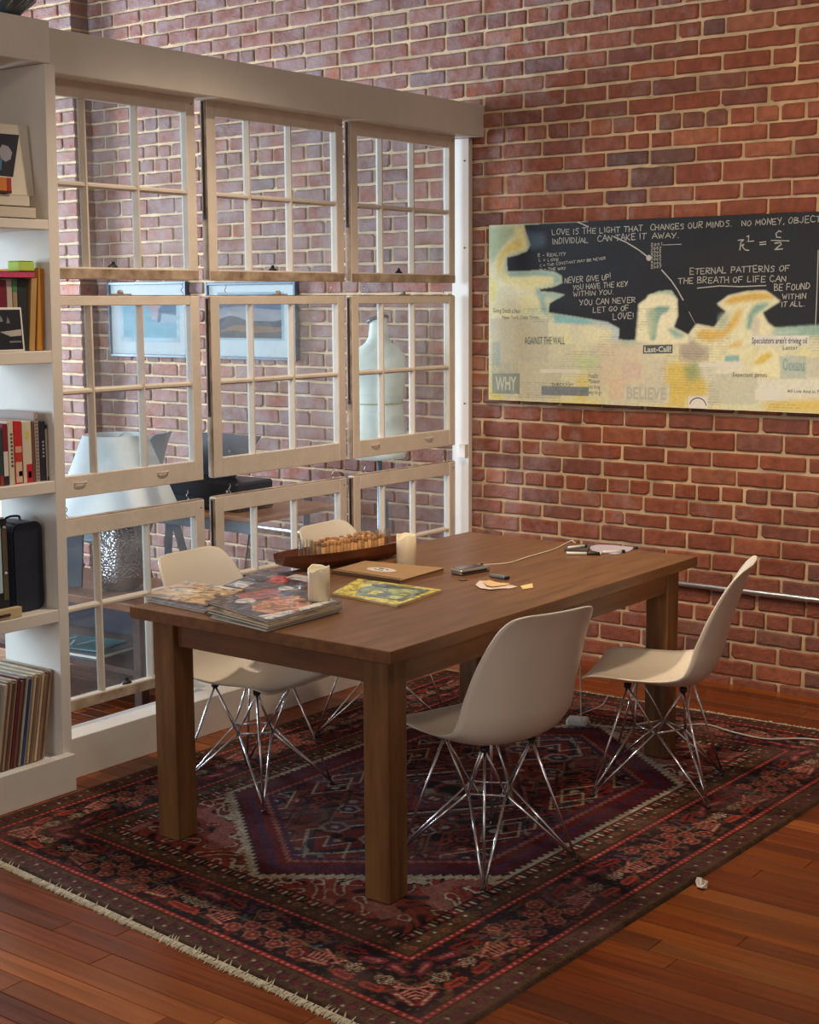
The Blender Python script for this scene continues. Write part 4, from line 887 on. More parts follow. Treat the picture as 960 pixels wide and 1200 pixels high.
for pts in ([L4(515, 97), L4(545, 110), L4(575, 124)], [L4(715, 178), L4(790, 212), L4(860, 255), L4(915, 298)], [L5(75, 366), L5(130, 428), L5(165, 480), L5(196, 536)]): ribbon(mb, pts, .0028, PY-.0007)
ribbon(mb, [L5(228, 600), L5(244, 632)], .0012, PY-.0007); ribbon(mb, [L5(244, 632), L5(264, 668)], .0008, PY-.0007)
ribbon(mb, [L5(80, 226), L5(186, 222)], .0014, PY-.0007); ribbon(mb, [L5(275, 469), L5(400, 456), L5(520, 460), L5(662, 454)], .0022, PY-.0007); ribbon(mb, [L5(690, 200), L5(792, 203)], .0017, PY-.0007)
ribbon(mb, [L5(956, 256), L5(950, 460), L5(941, 678)], .0020, PY-.0007)
# formula
ribbon(mb, [L5(505, 200), L5(540, 196), L5(520, 212), L5(515, 255)], .0022, PY-.0007); ribbon(mb, [L5(520, 232), L5(540, 218), L5(530, 236), L5(545, 254), L5(566, 256)], .0022, PY-.0007)
ribbon(mb, [L5(553, 180), L5(566, 172), L5(562, 205), L5(548, 208), L5(594, 203)], .0020, PY-.0007)
ribbon(mb, [L5(625, 212), L5(662, 208)], .0018, PY-.0007); ribbon(mb, [L5(627, 224), L5(663, 221)], .0018, PY-.0007)
ribbon(mb, [L5(748, 152), L5(735, 146), L5(718, 162), L5(722, 182), L5(745, 184)], .0022, PY-.0007); ribbon(mb, [L5(712, 216), L5(745, 212), L5(748, 222), L5(712, 252), L5(756, 248)], .0024, PY-.0007)
c_ = L4(915, 299); MB().add([(c_[0]+.013*math.cos(2*PI*i/20), PY-.0008, c_[1]+.013*math.sin(2*PI*i/20)) for i in range(20)], [tuple(range(20))]).obj('chalk_dot', CHALK, pt)
# printed headlines
def print_text(text, p0, p1, h, col, name='printed_lettering', bold=.0, parent=None, y_=None, back=None):
    cu = bpy.data.curves.new(name, 'FONT'); cu.body = text; cu.size = 1; cu.offset = bold; cu.resolution_u = 2
    o = bpy.data.objects.new(name, cu); C.objects.link(o); bpy.context.view_layer.update()
    me = bpy.data.meshes.new_from_object(o.evaluated_get(bpy.context.evaluated_depsgraph_get())); bpy.data.objects.remove(o)
    co = np.zeros(len(me.vertices)*3, np.float32); me.vertices.foreach_get('co', co); co = co.reshape(-1, 3)
    w_ = co[:, 0].max()-co[:, 0].min(); hh = .69; co[:, 0] -= co[:, 0].min(); L_ = math.hypot(p1[0]-p0[0], p1[1]-p0[1]); ux, uz = (p1[0]-p0[0])/L_, (p1[1]-p0[1])/L_
    sx_ = co[:, 0]/w_*L_; sz_ = co[:, 1]/hh*h; new = np.stack([p0[0]+ux*sx_-uz*sz_*0, np.full_like(sx_, PY-.0009), p0[1]+uz*sx_+sz_], -1)
    me.vertices.foreach_set('co', new.reshape(-1)); me.update(); me.materials.clear(); me.materials.append(mat('ink_%d_%d_%d' % col, srgb(*col), .8, var=.1, scale=40))
    if back:
        m_ = .3*h; MB().add([(p0[0]-m_, PY-.0006, p0[1]-m_), (p1[0]+m_, PY-.0006, p1[1]-m_), (p1[0]+m_, PY-.0006, p1[1]+h+m_), (p0[0]-m_, PY-.0006, p0[1]+h+m_)], [(0, 1, 2, 3)]).obj('clipping', mat('clip_%d_%d_%d' % back, srgb(*back), .8, var=.12, scale=30), pt)
    return link(name, me, pt)
INK = (66, 62, 58); FADE = (120, 116, 104)
print_text('Going Death a Fact', L4(38, 606), L4(192, 610), .021, (96, 90, 82)); print_text('New York Daily Times', L4(90, 643), L4(297, 642), .017, (128, 120, 108)); print_text('AGAINST THE WALL', L4(215, 784), L4(442, 784), .034, (98, 108, 104), bold=.01)
print_text('WHY', L4(52, 1040), L4(170, 1040), .060, (196, 196, 176), bold=.03, back=(144, 150, 136)); print_text('THROUGH', L4(365, 1022), L4(487, 1020), .017, (84, 84, 84))
print_text('long way to go', L4(318, 1060), L4(568, 1066), .026, (112, 122, 126), back=(128, 134, 134))
for i, w_ in enumerate(('Health', 'Museum', 'has long', 'way to go')): print_text(w_, L4(575, 972+31*i), L4((628, 640, 642, 650)[i], 974+31*i), .020, (100, 96, 86))
print_text('BELIEVE', L4(790, 1090), L5(100, 1096), .052, (186, 182, 164), bold=.03, back=(206, 200, 176)); print_text('Last-Call!', L4(890, 829), L5(128, 826), .024, (206, 204, 190), bold=.02, back=(84, 88, 86))
print_text("Speculators aren't driving oil", L5(583, 780), L5(893, 780), .025, (58, 58, 60), back=(216, 212, 200), bold=.01); print_text('Letter', L5(757, 816), L5(842, 814), .017, (110, 110, 110)); print_text('Expectant games', L5(475, 966), L5(668, 968), .018, (104, 96, 88)); print_text('All Live And in Peace', L5(782, 1056), L5(1010, 1062), .014, (104, 98, 90))
print_text('Oceans', L5(755, 930), L5(880, 935), .05, (146, 166, 160), bold=.02)
mb = MB(); ribbon(mb, [L5(278+48*math.cos(math.radians(a_)), 1138-52*math.sin(math.radians(a_))) for a_ in range(10, 175, 15)], .0022, PY-.0009); mb.obj('round_emblem', mat('ink_purple', srgb(96, 76, 96), .8), pt)
MB().add([(p[0], PY-.0006, p[1]) for p in (L5(222, 1142), L5(334, 1148), L5(332, 1078), L5(226, 1076))], [(0, 1, 2, 3)]).obj('clipping', mat('clip_pale', srgb(224, 218, 204), .8), pt)
for r_ in (rect5(285, 888, 525, 912), rect5(600, 1040, 755, 1098), rect4(305, 925, 530, 945)):
    MB().add([(p[0], PY-.0005, p[1]) for p in r_[::-1]], [(0, 1, 2, 3)]).obj('clipping', mat('clip_a', srgb(220, 214, 196), .8, var=.1, scale=80, stretch=(.2, 1, 6)), pt)

# ------------------------------------------------------------------ table
TX0, TX1, TY0, TY1, TH = .640, 1.669, -2.904, -1.055, .76
tb = thing('dining_table', 'long dark-stained wooden dining table on square legs', 'table', ((TX0+TX1)/2, (TY0+TY1)/2, 0))
cx, cy = tb.location.x, tb.location.y; a_, b_ = (TX1-TX0)/2, (TY1-TY0)/2; LW = .088; IN = .049; RG = .0122
nb_ = 1
for i in range(nb_):
    x0_ = -a_+2*a_*i/nb_; x1_ = -a_+2*a_*(i+1)/nb_
    MB().box((x0_+.0003, -b_, TH-.036), (x1_-.0003, b_, TH), .0016).obj('table_top', TWOOD, tb)
for sx_ in (-1, 1):
    for sy_ in (-1, 1):
        x_, y_ = sx_*(a_-IN-LW/2), sy_*(b_-IN-LW/2)
        MB().box((x_-LW/2, y_-LW/2, RG), (x_+LW/2, y_+LW/2, TH-.0365), .003).obj('leg', LWOOD, tb)
AP = .085
for sx_ in (-1, 1): MB().box((sx_*(a_-IN-.004), -b_+IN+LW, TH-.0365-AP), (sx_*(a_-IN-.028), b_-IN-LW, TH-.0365), .002).obj('apron', TWOOD, tb)
for sy_ in (-1, 1): MB().box((-a_+IN+LW, sy_*(b_-IN-.022), TH-.0365-AP), (a_-IN-LW, sy_*(b_-IN-.046), TH-.0365), .002).obj('apron', mat('apron_wood', srgb(110, 70, 44), .4, var=.2, scale=3.5, stretch=(1, 9, 9), bump=.08, col2=srgb(128, 84, 54)), tb)

# ------------------------------------------------------------------ shell chairs
def shell_mesh():
    prof = spline([(.238, 0, .419), (.230, 0, .428), (.195, 0, .431), (.12, 0, .422), (.04, 0, .409), (-.04, 0, .400), (-.11, 0, .404), (-.163, 0, .430), (-.195, 0, .484), (-.216, 0, .560), (-.236, 0, .635), (-.258, 0, .706), (-.280, 0, .768), (-.298, 0, .808), (-.306, 0, .826)], 4)
    n_ = len(prof); wk = [(0, .162), (.012, .178), (.03, .192), (.06, .206), (.13, .220), (.25, .229), (.38, .231), (.5, .226), (.6, .219), (.7, .208), (.8, .190), (.87, .174), (.92, .158), (.955, .142), (.98, .126), (.993, .112), (1, .098)]
    lk = [(0, .000), (.1, .010), (.25, .030), (.38, .052), (.5, .070), (.62, .072), (.75, .055), (.88, .034), (1, .018)]
    wref = [(0, .205), (.13, .220), (.25, .229), (.38, .231), (.5, .226), (.6, .219), (.7, .208), (.8, .194), (.9, .182), (1, .172)]
    ip = lambda tab, t: float(np.interp(t, [p[0] for p in tab], [p[1] for p in tab]))
    nt_ = 22; v_ = []
    for i, p in enumerate(prof):
        s_ = i/(n_-1); w_ = ip(wk, s_); lift = ip(lk, s_); wr = ip(wref, s_)
        tng = (prof[min(i+1, n_-1)]-prof[max(i-1, 0)]).normalized(); nrm = Vector((tng.z, 0, -tng.x))
        if nrm.z < -.01 or (abs(nrm.z) < .5 and nrm.x < 0): nrm = -nrm
        for k_ in range(nt_+1):
            t_ = -1+2*k_/nt_; y_ = w_*math.sin(t_*PI/2)**1 if False else w_*(t_*.9+.1*math.sin(t_*PI/2))
            off = lift*(abs(y_)/wr)**2.6
            # round the lip and the top
            endp = 0
            pass
            q_ = p+nrm*off+Vector((endp, 0, 0)); 
            pass
            v_.append((q_.x, y_, q_.z))
    f_ = [(i*(nt_+1)+k_, i*(nt_+1)+k_+1, (i+1)*(nt_+1)+k_+1, (i+1)*(nt_+1)+k_) for i in range(n_-1) for k_ in range(nt_)]
    # give it a real thickness
    me = bpy.data.meshes.new('t'); me.from_pydata(v_, [], f_); me.update(); me.calc_loop_triangles() if hasattr(me, 'calc_loop_triangles') else None
    nm = [Vector(q_.normal) for q_ in me.vertices]; th = .0052; V2 = [tuple(Vector(p)-nm[i]*th) for i, p in enumerate(v_)]
    N = len(v_); F2 = f_+[tuple(x+N for x in q_[::-1]) for q_ in f_]
    R_, Cc = n_, nt_+1; loop = [k_ for k_ in range(Cc)]+[i*Cc+Cc-1 for i in range(1, R_)]+[(R_-1)*Cc+k_ for k_ in range(Cc-2, -1, -1)]+[i*Cc for i in range(R_-2, 0, -1)]
    for i in range(len(loop)):
        p_, q_ = loop[i], loop[(i+1) % len(loop)]; F2.append((q_, p_, p_+N, q_+N))
    bpy.data.meshes.remove(me)
    m_ = MB(); m_.v = list(v_)+V2; m_.f = F2; return m_
SHELLM = shell_mesh().mesh('seat_shell', SHELL, True)
def make_chair(label):
    t = thing('shell_chair', label, 'chair', group='white moulded shell chairs round the table')
    sh = link('seat_shell', SHELLM, t)
    zf = RG+.002; fx, fy = .197, .182
    Ff = [Vector((x_, y_, zf+.006)) for x_, y_ in ((fx, fy), (-fx, fy), (-fx, -fy), (fx, -fy))]
    Mm = [Vector((x_, y_, .386)) for x_, y_ in ((.098, .092), (-.092, .092), (-.092, -.092), (.098, -.092))]
    Rr = [Vector((x_, y_, .225)) for x_, y_ in ((.088, 0), (0, .082), (-.088, 0), (0, -.082))]
    r_ = .0042
    for i in range(4):
        b = MB(); A_, B_ = Rr[i], Rr[(i+1) % 4]
        b.tube([Ff[i], Mm[i]], r_, 8); b.tube([Ff[i]+Vector((.003, 0, 0)), A_.lerp(B_, .04)], r_, 8); b.tube([Ff[i]-Vector((.003, 0, 0)), B_.lerp(A_, .04)], r_, 8)
        lg = b.obj('leg', CHROME, t, True)
        MB().lathe([(.0, 0), (.0085, 0), (.009, .003), (.007, .008), (0, .009)], 12, Matrix.Translation((Ff[i].x, Ff[i].y, RG+.0012))).obj('foot_glide', BLACK, lg, True)
    b = MB()
    for i in range(4):
        b.tube([Rr[i], Rr[(i+1) % 4]], r_, 8)
        b.tube([Mm[i], Rr[i]], r_*.9, 8); b.tube([Mm[i], Rr[(i+1) % 4]], r_*.9, 8)
    b.obj('wire_brace', CHROME, t, True)
    for m_ in Mm: MB().lathe([(.0, 0), (.010, 0), (.013, .004), (.013, .016), (.0, .016)], 12, Matrix.Translation((m_.x, m_.y, m_.z-.006))).obj('shock_mount', BLACK, t, True)
    return t
ch0 = make_chair('white shell chair in front at right, seen from behind, nearest the viewer')
spots = [(1.632, -2.375, 164, None), (1.744, -1.475, 198, 'white shell chair seen side on at the far right, in front of the brick wall'),
         (.612, -2.325, 2, 'white shell chair behind the left table leg, facing right under the magazines'), (.575, -1.545, 4, 'white shell chair farthest back, only its top showing above the wooden trough')]
for i, (x_, y_, a_, lb) in enumerate(spots):
    o = ch0 if i == 0 else copy_tree(ch0)
    o.location = (x_, y_, 0); o.rotation_euler = (0, 0, math.radians(a_))
    if lb: o['label'] = lb

# ------------------------------------------------------------------ things on the table
T = TH+.0006
def quad(pts, z): return [at(2, z, *p) for p in pts]
def print_mat(col):
    """glossy printed paper: hard-edged patches of a few related inks"""
    k = 'mag_%d_%d_%d' % col
    if k in MATS: return MATS[k]
    m = bpy.data.materials.new(k); m.use_nodes = True; nt = m.node_tree; L = nt.links; p = nt.nodes['Principled BSDF']; p.inputs['Roughness'].default_value = .28; p.inputs['Coat Weight'].default_value = .3
    tc = nd(nt, 'ShaderNodeTexCoord'); oi = nd(nt, 'ShaderNodeObjectInfo'); ad = nd(nt, 'ShaderNodeVectorMath', operation='ADD'); L.new(tc.outputs['Object'], ad.inputs[0]); L.new(oi.outputs['Random'], ad.inputs[1])
    nz = nd(nt, 'ShaderNodeTexNoise'); nz.inputs['Scale'].default_value = 22; nz.inputs['Detail'].default_value = 5; nz.inputs['Distortion'].default_value = 1.2; L.new(ad.outputs[0], nz.inputs['Vector'])
    cr = nd(nt, 'ShaderNodeValToRGB'); e = cr.color_ramp; c = lambda f: srgb(*[max(0, min(255, v*f[0]+f[1])) for v in col])
    e.elements[0].position = .34; e.elements[0].color = c((.45, 0)); e.elements[1].position = .66; e.elements[1].color = c((.6, 100))
    for q, f in ((.44, (.8, 4)), (.5, (1, 0)), (.57, (1.12, 16)), (.60, (.9, 40))): e.elements.new(q).color = c(f)
    L.new(nz.outputs['Fac'], cr.inputs[0]); L.new(cr.outputs[0], p.inputs['Base Color']); MATS[k] = m; return m
def sheet_stack(name, label, cat, px, z0, th, col, pieces=(), spine_col=None):
    """a magazine: its four corners from the photograph, on the plane of its own top"""
    P_ = quad(px, z0+th); c_ = sum(P_, Vector())/4; t = thing(name, label, cat, (c_.x, c_.y, z0)); loc = [(p.x-c_.x, p.y-c_.y) for p in P_]
    def mix(s_): return [(p[0]*s_, p[1]*s_) for p in loc]
    MB().prism(mix(.992), 0.0008, th-.0008).obj('pages', PAPER, t)
    b = MB(); b.prism(loc, th-.0008, th); b.prism(loc, 0, .0008); b.obj('cover', print_mat(col), t)
    A_, B_, C_, D_ = [Vector((*p, 0)) for p in loc]
    for i, (n_, poly, cc) in enumerate(pieces):
        pts = []
        for (s_, r_) in poly: q_ = (A_*(1-s_)+B_*s_)*(1-r_)+(D_*(1-s_)+C_*s_)*r_; pts.append((q_.x, q_.y))
        MB().prism(pts, th+.0001, th+.0003+.00012*i).obj(n_, print_mat(cc), t)
    return t
rm = random.Random(3)
def blot(cx_, cy_, r_, k_=7, sq=1.):
    return [(min(.98, max(.02, cx_+r_*(1+rm.uniform(-.3, .3))*math.cos(2*PI*i/k_))), min(.98, max(.02, cy_+r_*sq*(1+rm.uniform(-.3, .3))*math.sin(2*PI*i/k_)))) for i in range(k_)]
# quads run: left, front, right, back corner in the photograph
sheet_stack('magazine', 'dark magazine with blue pages at the bottom of the left pair', 'magazine', [(172, 703), (240, 717), (288, 697), (222, 686)], T, .006, (74, 80, 98), [])
sheet_stack('magazine', 'tan covered magazine lying at the left corner of the table', 'magazine', [(166, 697), (243, 709), (286, 691), (219, 680)], T+.0063, .004, (190, 148, 100), [('cover_photo', [(.25, .2), (.8, .15), (.95, .75), (.4, .85)], (206, 170, 110)), ('cover_photo', [(.2, .35), (.6, .5), (.55, .62), (.15, .5)], (214, 196, 160)), ('cover_text', [(.03, .9), (.97, .88), (.97, .97), (.03, .99)], (206, 196, 182)), ('cover_photo', blot(.88, .5, .07), (90, 60, 40))])
sheet_stack('magazine', 'magazine with a red and dark cover lying farthest from the viewer, behind the candle', 'magazine', [(262, 686), (338, 700), (374, 676), (308, 667)], T, .008, (70, 66, 76), [('cover_photo', [(.05, .05), (.3, .02), (.3, .3), (.05, .3)], (200, 190, 184)), ('cover_photo', blot(.5, .6, .2), (176, 60, 56)), ('cover_photo', [(.55, .75), (.95, .7), (.95, .95), (.6, .97)], (196, 186, 180)), ('cover_photo', blot(.25, .55, .14), (46, 50, 66)), ('cover_text', [(.6, .2), (.95, .2), (.95, .3), (.6, .3)], (190, 176, 170))])
sheet_stack('magazine', 'grey blue magazine at the bottom of the middle stack', 'magazine', [(246, 722), (312, 738), (398, 715), (330, 700)], T, .007, (90, 104, 122))
sheet_stack('magazine', 'dark grey magazine in the middle of the stack under the left candle', 'magazine', [(243, 716), (314, 735), (401, 712), (333, 695)], T+.0073, .007, (84, 80, 80))
sheet_stack('magazine', 'brown edged magazine just below the top one of the middle stack', 'magazine', [(242, 712), (315, 732), (402, 709), (334, 690)], T+.0146, .008, (122, 98, 78))
TM = T+.0229
sheet_stack('magazine', 'top magazine of the stack, cover with an orange face and white lettering', 'magazine', [(240, 704), (314, 728), (401, 704), (330, 684)], TM, .006, (64, 56, 58),
    [('cover_photo', [(.45, .25), (.62, .12), (.85, .2), (.95, .5), (.8, .78), (.55, .82), (.38, .6)], (198, 128, 84)), ('cover_photo', [(.05, .35), (.3, .3), (.4, .65), (.2, .85), (.05, .75)], (150, 58, 46)), ('cover_text', [(.8, .04), (.97, .03), (.97, .4), (.88, .4)], (214, 202, 190)), ('cover_text', [(.97, .45), (.97, .95), (.85, .97), (.88, .5)], (216, 206, 194)), ('cover_photo', blot(.3, .3, .1), (200, 190, 180)), ('cover_photo', blot(.62, .88, .1), (96, 70, 66)), ('cover_photo', blot(.2, .92, .09), (190, 176, 160))])
MT = TM+.0064
sheet_stack('magazine', 'yellow and green magazine beside the left candle', 'magazine', [(389, 695), (465, 709), (518, 691), (420, 678)], T, .007, (212, 190, 60),
    [('cover_photo', [(.3, .12), (.95, .2), (.93, .9), (.35, .93), (.2, .5)], (104, 124, 92)), ('cover_photo', blot(.45, .4, .13), (214, 192, 60)), ('cover_photo', blot(.7, .6, .16), (160, 170, 96)), ('cover_photo', blot(.6, .35, .09), (76, 92, 100)), ('cover_text', [(.02, .05), (.12, .03), (.1, .9), (.03, .95)], (222, 200, 60)), ('cover_photo', blot(.8, .3, .1), (190, 190, 120)), ('cover_photo', blot(.35, .75, .1), (70, 84, 80)), ('cover_text', [(.4, .8), (.75, .82), (.75, .88), (.4, .86)], (60, 60, 50))])
# kraft spiral notebook
P_ = quad([(389, 668), (470, 680), (521, 665.5), (428, 657)], T+.013); c_ = sum(P_, Vector())/4
nbk = thing('spiral_notebook', 'brown kraft paper notebook with spiral binding and white oval sticker', 'notebook', (c_.x, c_.y, T)); loc = [(p.x-c_.x, p.y-c_.y) for p in P_]
KR = mat('kraft', srgb(166, 130, 90), .75, var=.08, scale=30)
b = MB(); b.prism(loc, .0115, .013); b.prism(loc, 0, .0015); b.obj('cover', KR, nbk); MB().prism([(p[0]*.985, p[1]*.985) for p in loc], .0016, .0114).obj('pages', mat('kraft_pages', srgb(150, 116, 84), .8, var=.1, scale=3, stretch=(1, 1, 60)), nbk)
A_, B_, D_ = Vector((*loc[0], 0)), Vector((*loc[1], 0)), Vector((*loc[3], 0)); e_ = (B_-A_)
inw = (D_-A_).normalized()
for i in range(34):
    q_ = A_+e_*((i+.5)/34); rg = [q_+Vector((0, 0, .0095))+(-inw*math.cos(2*PI*k_/10)+Vector((0, 0, 1))*math.sin(2*PI*k_/10))*.0088+inw*.001 for k_ in range(11)]
    MB().tube(rg, .0009, 5, cap=False).obj('coil_ring', DARK, nbk)
sc0 = at(2, T+.0132, 447, 667.5); st = [(sc0.x-c_.x+.060*math.cos(2*PI*k_/28)+.0, sc0.y-c_.y+.034*math.sin(2*PI*k_/28)) for k_ in range(28)]
stk = MB().prism(st, .0131, .0134).obj('sticker', mat('sticker_white', srgb(222, 214, 204), .4), nbk)
for k_ in range(4):
    a0 = k_*1.5; MB().tube([(sc0.x-c_.x+.03*math.cos(a0+j*.25)*(1-.08*j), sc0.y-c_.y+.014*math.sin(a0+j*.25), .0137) for j in range(5)], .0016, 5).obj('sticker_mark', BLACK, stk)
# pillar candles
def candle(label, loc, h, r_, seed, back=0):
    t = thing('pillar_candle', label, 'candle', loc); rr = random.Random(seed)
    rim = [h*(1-.0)-rr.uniform(0, .010)-(.012 if abs(k_-20) < 3 else 0) for k_ in range(28)]
    rim = [(rim[k_-1]+2*rim[k_]+rim[(k_+1) % 28])/4 for k_ in range(28)]
    prof = [(r_*.97, 0), (r_, .003), (r_, h*.5), (r_*.995, 1), (r_*.93, 1.02), (r_*.84, .99), (r_*.70, h*.80), (r_*.3, h*.76), (.0, h*.76)]
    m_ = MB(); n_ = 28; v_ = []
    for i, (q_, z_) in enumerate(prof):
        for k_ in range(n_):
            a_ = 2*PI*k_/n_; zz = z_ if z_ < .5*h+.001 or i > 5 else (rim[k_]*(1 if i == 3 else 1.0)+(.002 if i == 4 else 0)-(.004 if i == 5 else 0)); v_.append((q_*math.cos(a_), q_*math.sin(a_), zz))
    f_ = [(i*n_+k_, i*n_+(k_+1) % n_, (i+1)*n_+(k_+1) % n_, (i+1)*n_+k_) for i in range(len(prof)-1) for k_ in range(n_)]+[tuple(range(n_))[::-1]]
    m_.add(v_, f_); m_.obj('wax', mat('candle_wax', srgb(232, 216, 184), .45, var=.03, scale=10, sss=.25), t, True)
    MB().tube([(0, 0, h*.76), (.001, 0, h*.80), (.004, .001, h*.85)], .0013, 6).obj('wick', BLACK, t); return t
c1 = at(2, MT, 374, 703); candle('cream pillar candle standing on the magazine stack, nearer the viewer', (c1.x, c1.y, MT), .107, .034, 4)
c2 = at(2, T, 476.5, 661.5); candle('cream pillar candle beside the wooden trough, farther from the viewer', (c2.x, c2.y, T), .112, .036, 9)
# long wooden trough with pegs and two glasses
pL = at(2, T+.045, 327, 656); pR = at(2, T+.045, 474, 634); mid = (pL+pR)/2; ang = math.atan2(pR.y-pL.y, pR.x-pL.x); Lr = (pR-pL).length/2
tr = thing('wooden_trough', 'long reddish brown wooden dough trough filled with small pegs', 'tray', (mid.x, mid.y, T), ang)
prof_n = 26; v_ = []; secs = []
for i in range(prof_n+1):
    s_ = -1+2*i/prof_n; hw = .088*(1-abs(s_)**3.2*.62); zb = .002+.026*abs(s_)**5; zt = .058+.004*s_*s_
    sec = [(-hw, zt), (-hw*.86, zt*.45+zb*.5), (-hw*.62, zb), (hw*.62, zb), (hw*.86, zt*.45+zb*.5), (hw, zt), (hw*.91, zt), (hw*.76, zt*.45+zb*.5+.003), (hw*.54, zb+.009), (-hw*.54, zb+.009), (-hw*.76, zt*.45+zb*.5+.003), (-hw*.91, zt)]
    v_ += [(s_*Lr, y_, z_) for y_, z_ in sec]
k_ = 12; f_ = [(i*k_+j, i*k_+(j+1) % k_, (i+1)*k_+(j+1) % k_, (i+1)*k_+j) for i in range(prof_n) for j in range(k_)]+[tuple(range(k_))[::-1], tuple(range(prof_n*k_, prof_n*k_+k_))]
MB().add(v_, [q_[::-1] for q_ in f_]).obj('trough', mat('trough_wood', srgb(84, 44, 30), .4, var=.3, scale=4, stretch=(1, 6, 6), col2=srgb(124, 68, 42)), tr, False)
pegA = thing('wooden_peg', 'small tan to brown wooden peg standing in one of the two rows in the trough', 'peg', group='wooden pegs standing in the trough')
MB().lathe([(0, 0), (.0072, 0), (.0076, .003), (.0076, .070), (.005, .073), (0, .0735)], 10).obj('shaft', mat('peg_wood', srgb(196, 148, 96), .5, var=.2, scale=30, rnd=.6), pegA, True)
MB().lathe([(.0077, .060), (.0079, .061), (.0079, .0742), (.0074, .075), (0, .075)], 10).obj('cap', mat('peg_cap', srgb(190, 140, 92), .5, rnd=.5, var=.1), pegA, True)
first = True; mt = Matrix.Translation(tr.location) @ Matrix.Rotation(ang, 4, 'Z')
ORD = ['first', 'second', 'third', 'fourth', 'fifth', 'sixth', 'seventh', 'eighth', 'ninth', 'tenth', 'eleventh', 'twelfth', 'thirteenth', 'fourteenth', 'fifteenth', 'sixteenth', 'seventeenth', 'eighteenth']
for rowy in (-.030, .0, .030):
    for i in range(18):
        s_ = -.40+.96*i/17*.98+.004*((i*3+int(rowy*100)) % 2)
        o = pegA if first else copy_tree(pegA); first = False
        q_ = mt @ Vector((s_*Lr, rowy+random.uniform(-.002, .002), .0160)); o.location = q_; o.rotation_euler = (random.uniform(-.03, .03), random.uniform(-.03, .03), ang+random.random()*6); s2 = random.uniform(.92, 1.08); o.scale = (1, 1, s2)
        o['label'] = 'small wooden peg in the %s row of the trough, %s from its left end' % ({-.03: 'front', 0: 'middle', .03: 'back'}[rowy], ORD[i])
GL2 = bpy.data.materials.new('clear_glass'); GL2.use_nodes = True; nt_ = GL2.node_tree; nt_.nodes.remove(nt_.nodes['Principled BSDF'])
tr_ = nd(nt_, 'ShaderNodeBsdfTransparent'); gl_ = nd(nt_, 'ShaderNodeBsdfGlossy'); gl_.inputs['Roughness'].default_value = .05; ms_ = nd(nt_, 'ShaderNodeMixShader'); lw_ = nd(nt_, 'ShaderNodeLayerWeight'); lw_.inputs[0].default_value = .35
nt_.links.new(lw_.outputs['Facing'], ms_.inputs[0]); nt_.links.new(tr_.outputs[0], ms_.inputs[1]); nt_.links.new(gl_.outputs[0], ms_.inputs[2]); nt_.links.new(ms_.outputs[0], nt_.nodes['Material Output'].inputs[0])
for s_, lb in ((-.60, 'small ribbed glass at the near end of the wooden trough'), (.64, 'small ribbed glass at the far end of the wooden trough')):
    q_ = mt @ Vector((s_*Lr, .0, .0125 if s_ > 0 else .013)); t = thing('ribbed_glass', lb, 'glass', q_)
    MB().lathe([(.0, 0), (.02, 0), (.023, .004), (.026, .088), (.0245, .088), (.0215, .007), (0, .006)], 32, wob=lambda i, k_: 1+.03*(k_ % 2) if 1 < i < 4 else 1).obj('tumbler', GL2, t)
    for k_ in range(12): a_ = 2*PI*k_/12; MB().tube([(.0235*math.cos(a_), .0235*math.sin(a_), .004), (.0265*math.cos(a_), .0265*math.sin(a_), .087)], .0011, 5).obj('rib', mat('rib_glass', srgb(180, 170, 156), .15, .3), t)
# camera, lighter, chip, papers
def on_table(u_, v_, z=T): return at(2, z, u_, v_)
def table_axis(a0, a1): return math.atan2(a1.y-a0.y, a1.x-a0.x)
pa, pb = on_table(534, 674), on_table(569, 668); ang2 = table_axis(pa, pb)
q = thing('compact_camera', 'small silver compact camera lying on the table with a cable', 'camera', tuple((pa+pb)/2), ang2)
l_ = (pb-pa).length/2
MB().box((-l_, -.028, 0), (l_, .028, .021), .005).obj('body', mat('silver_body', srgb(176, 172, 166), .3, .6), q)
MB().box((-l_+.006, -.022, .0212), (l_-.03, .022, .0225), .001).obj('screen', mat('dark_screen', srgb(70, 66, 64), .2), q)
MB().lathe([(0, 0), (.006, 0), (.006, .003), (0, .004)], 12, Matrix.Translation((l_-.014, .005, .0212))).obj('button', DARK, q)
MB().box((-l_+.004, -.0288, .006), (l_-.02, -.0282, .012)).obj('grip_strip', DARK, q)
p = on_table(543, 680); q = thing('memory_card', 'small dark memory card in front of the silver camera', 'memory card', p, ang2)
MB().box((-.012, -.011, 0), (.012, .011, .002), .0004).obj('body', mat('card_dark', srgb(74, 72, 84), .4), q); MB().box((-.009, -.008, .0021), (.009, .004, .0024)).obj('card_label', mat('card_label', srgb(104, 96, 100), .5), q)
pa, pb = on_table(575, 676), on_table(595, 679); q = thing('lighter', 'small silver blue lighter with dark end on the table', 'lighter', tuple((pa+pb)/2), table_axis(pa, pb)); l_ = (pb-pa).length/2
MB().box((-l_, -.011, 0), (l_-.008, .011, .011), .003).obj('body', mat('lighter_body', srgb(140, 146, 154), .3, .5), q); MB().box((l_-.0078, -.009, .001), (l_+.004, .009, .010), .002).obj('cap', BLACK, q)
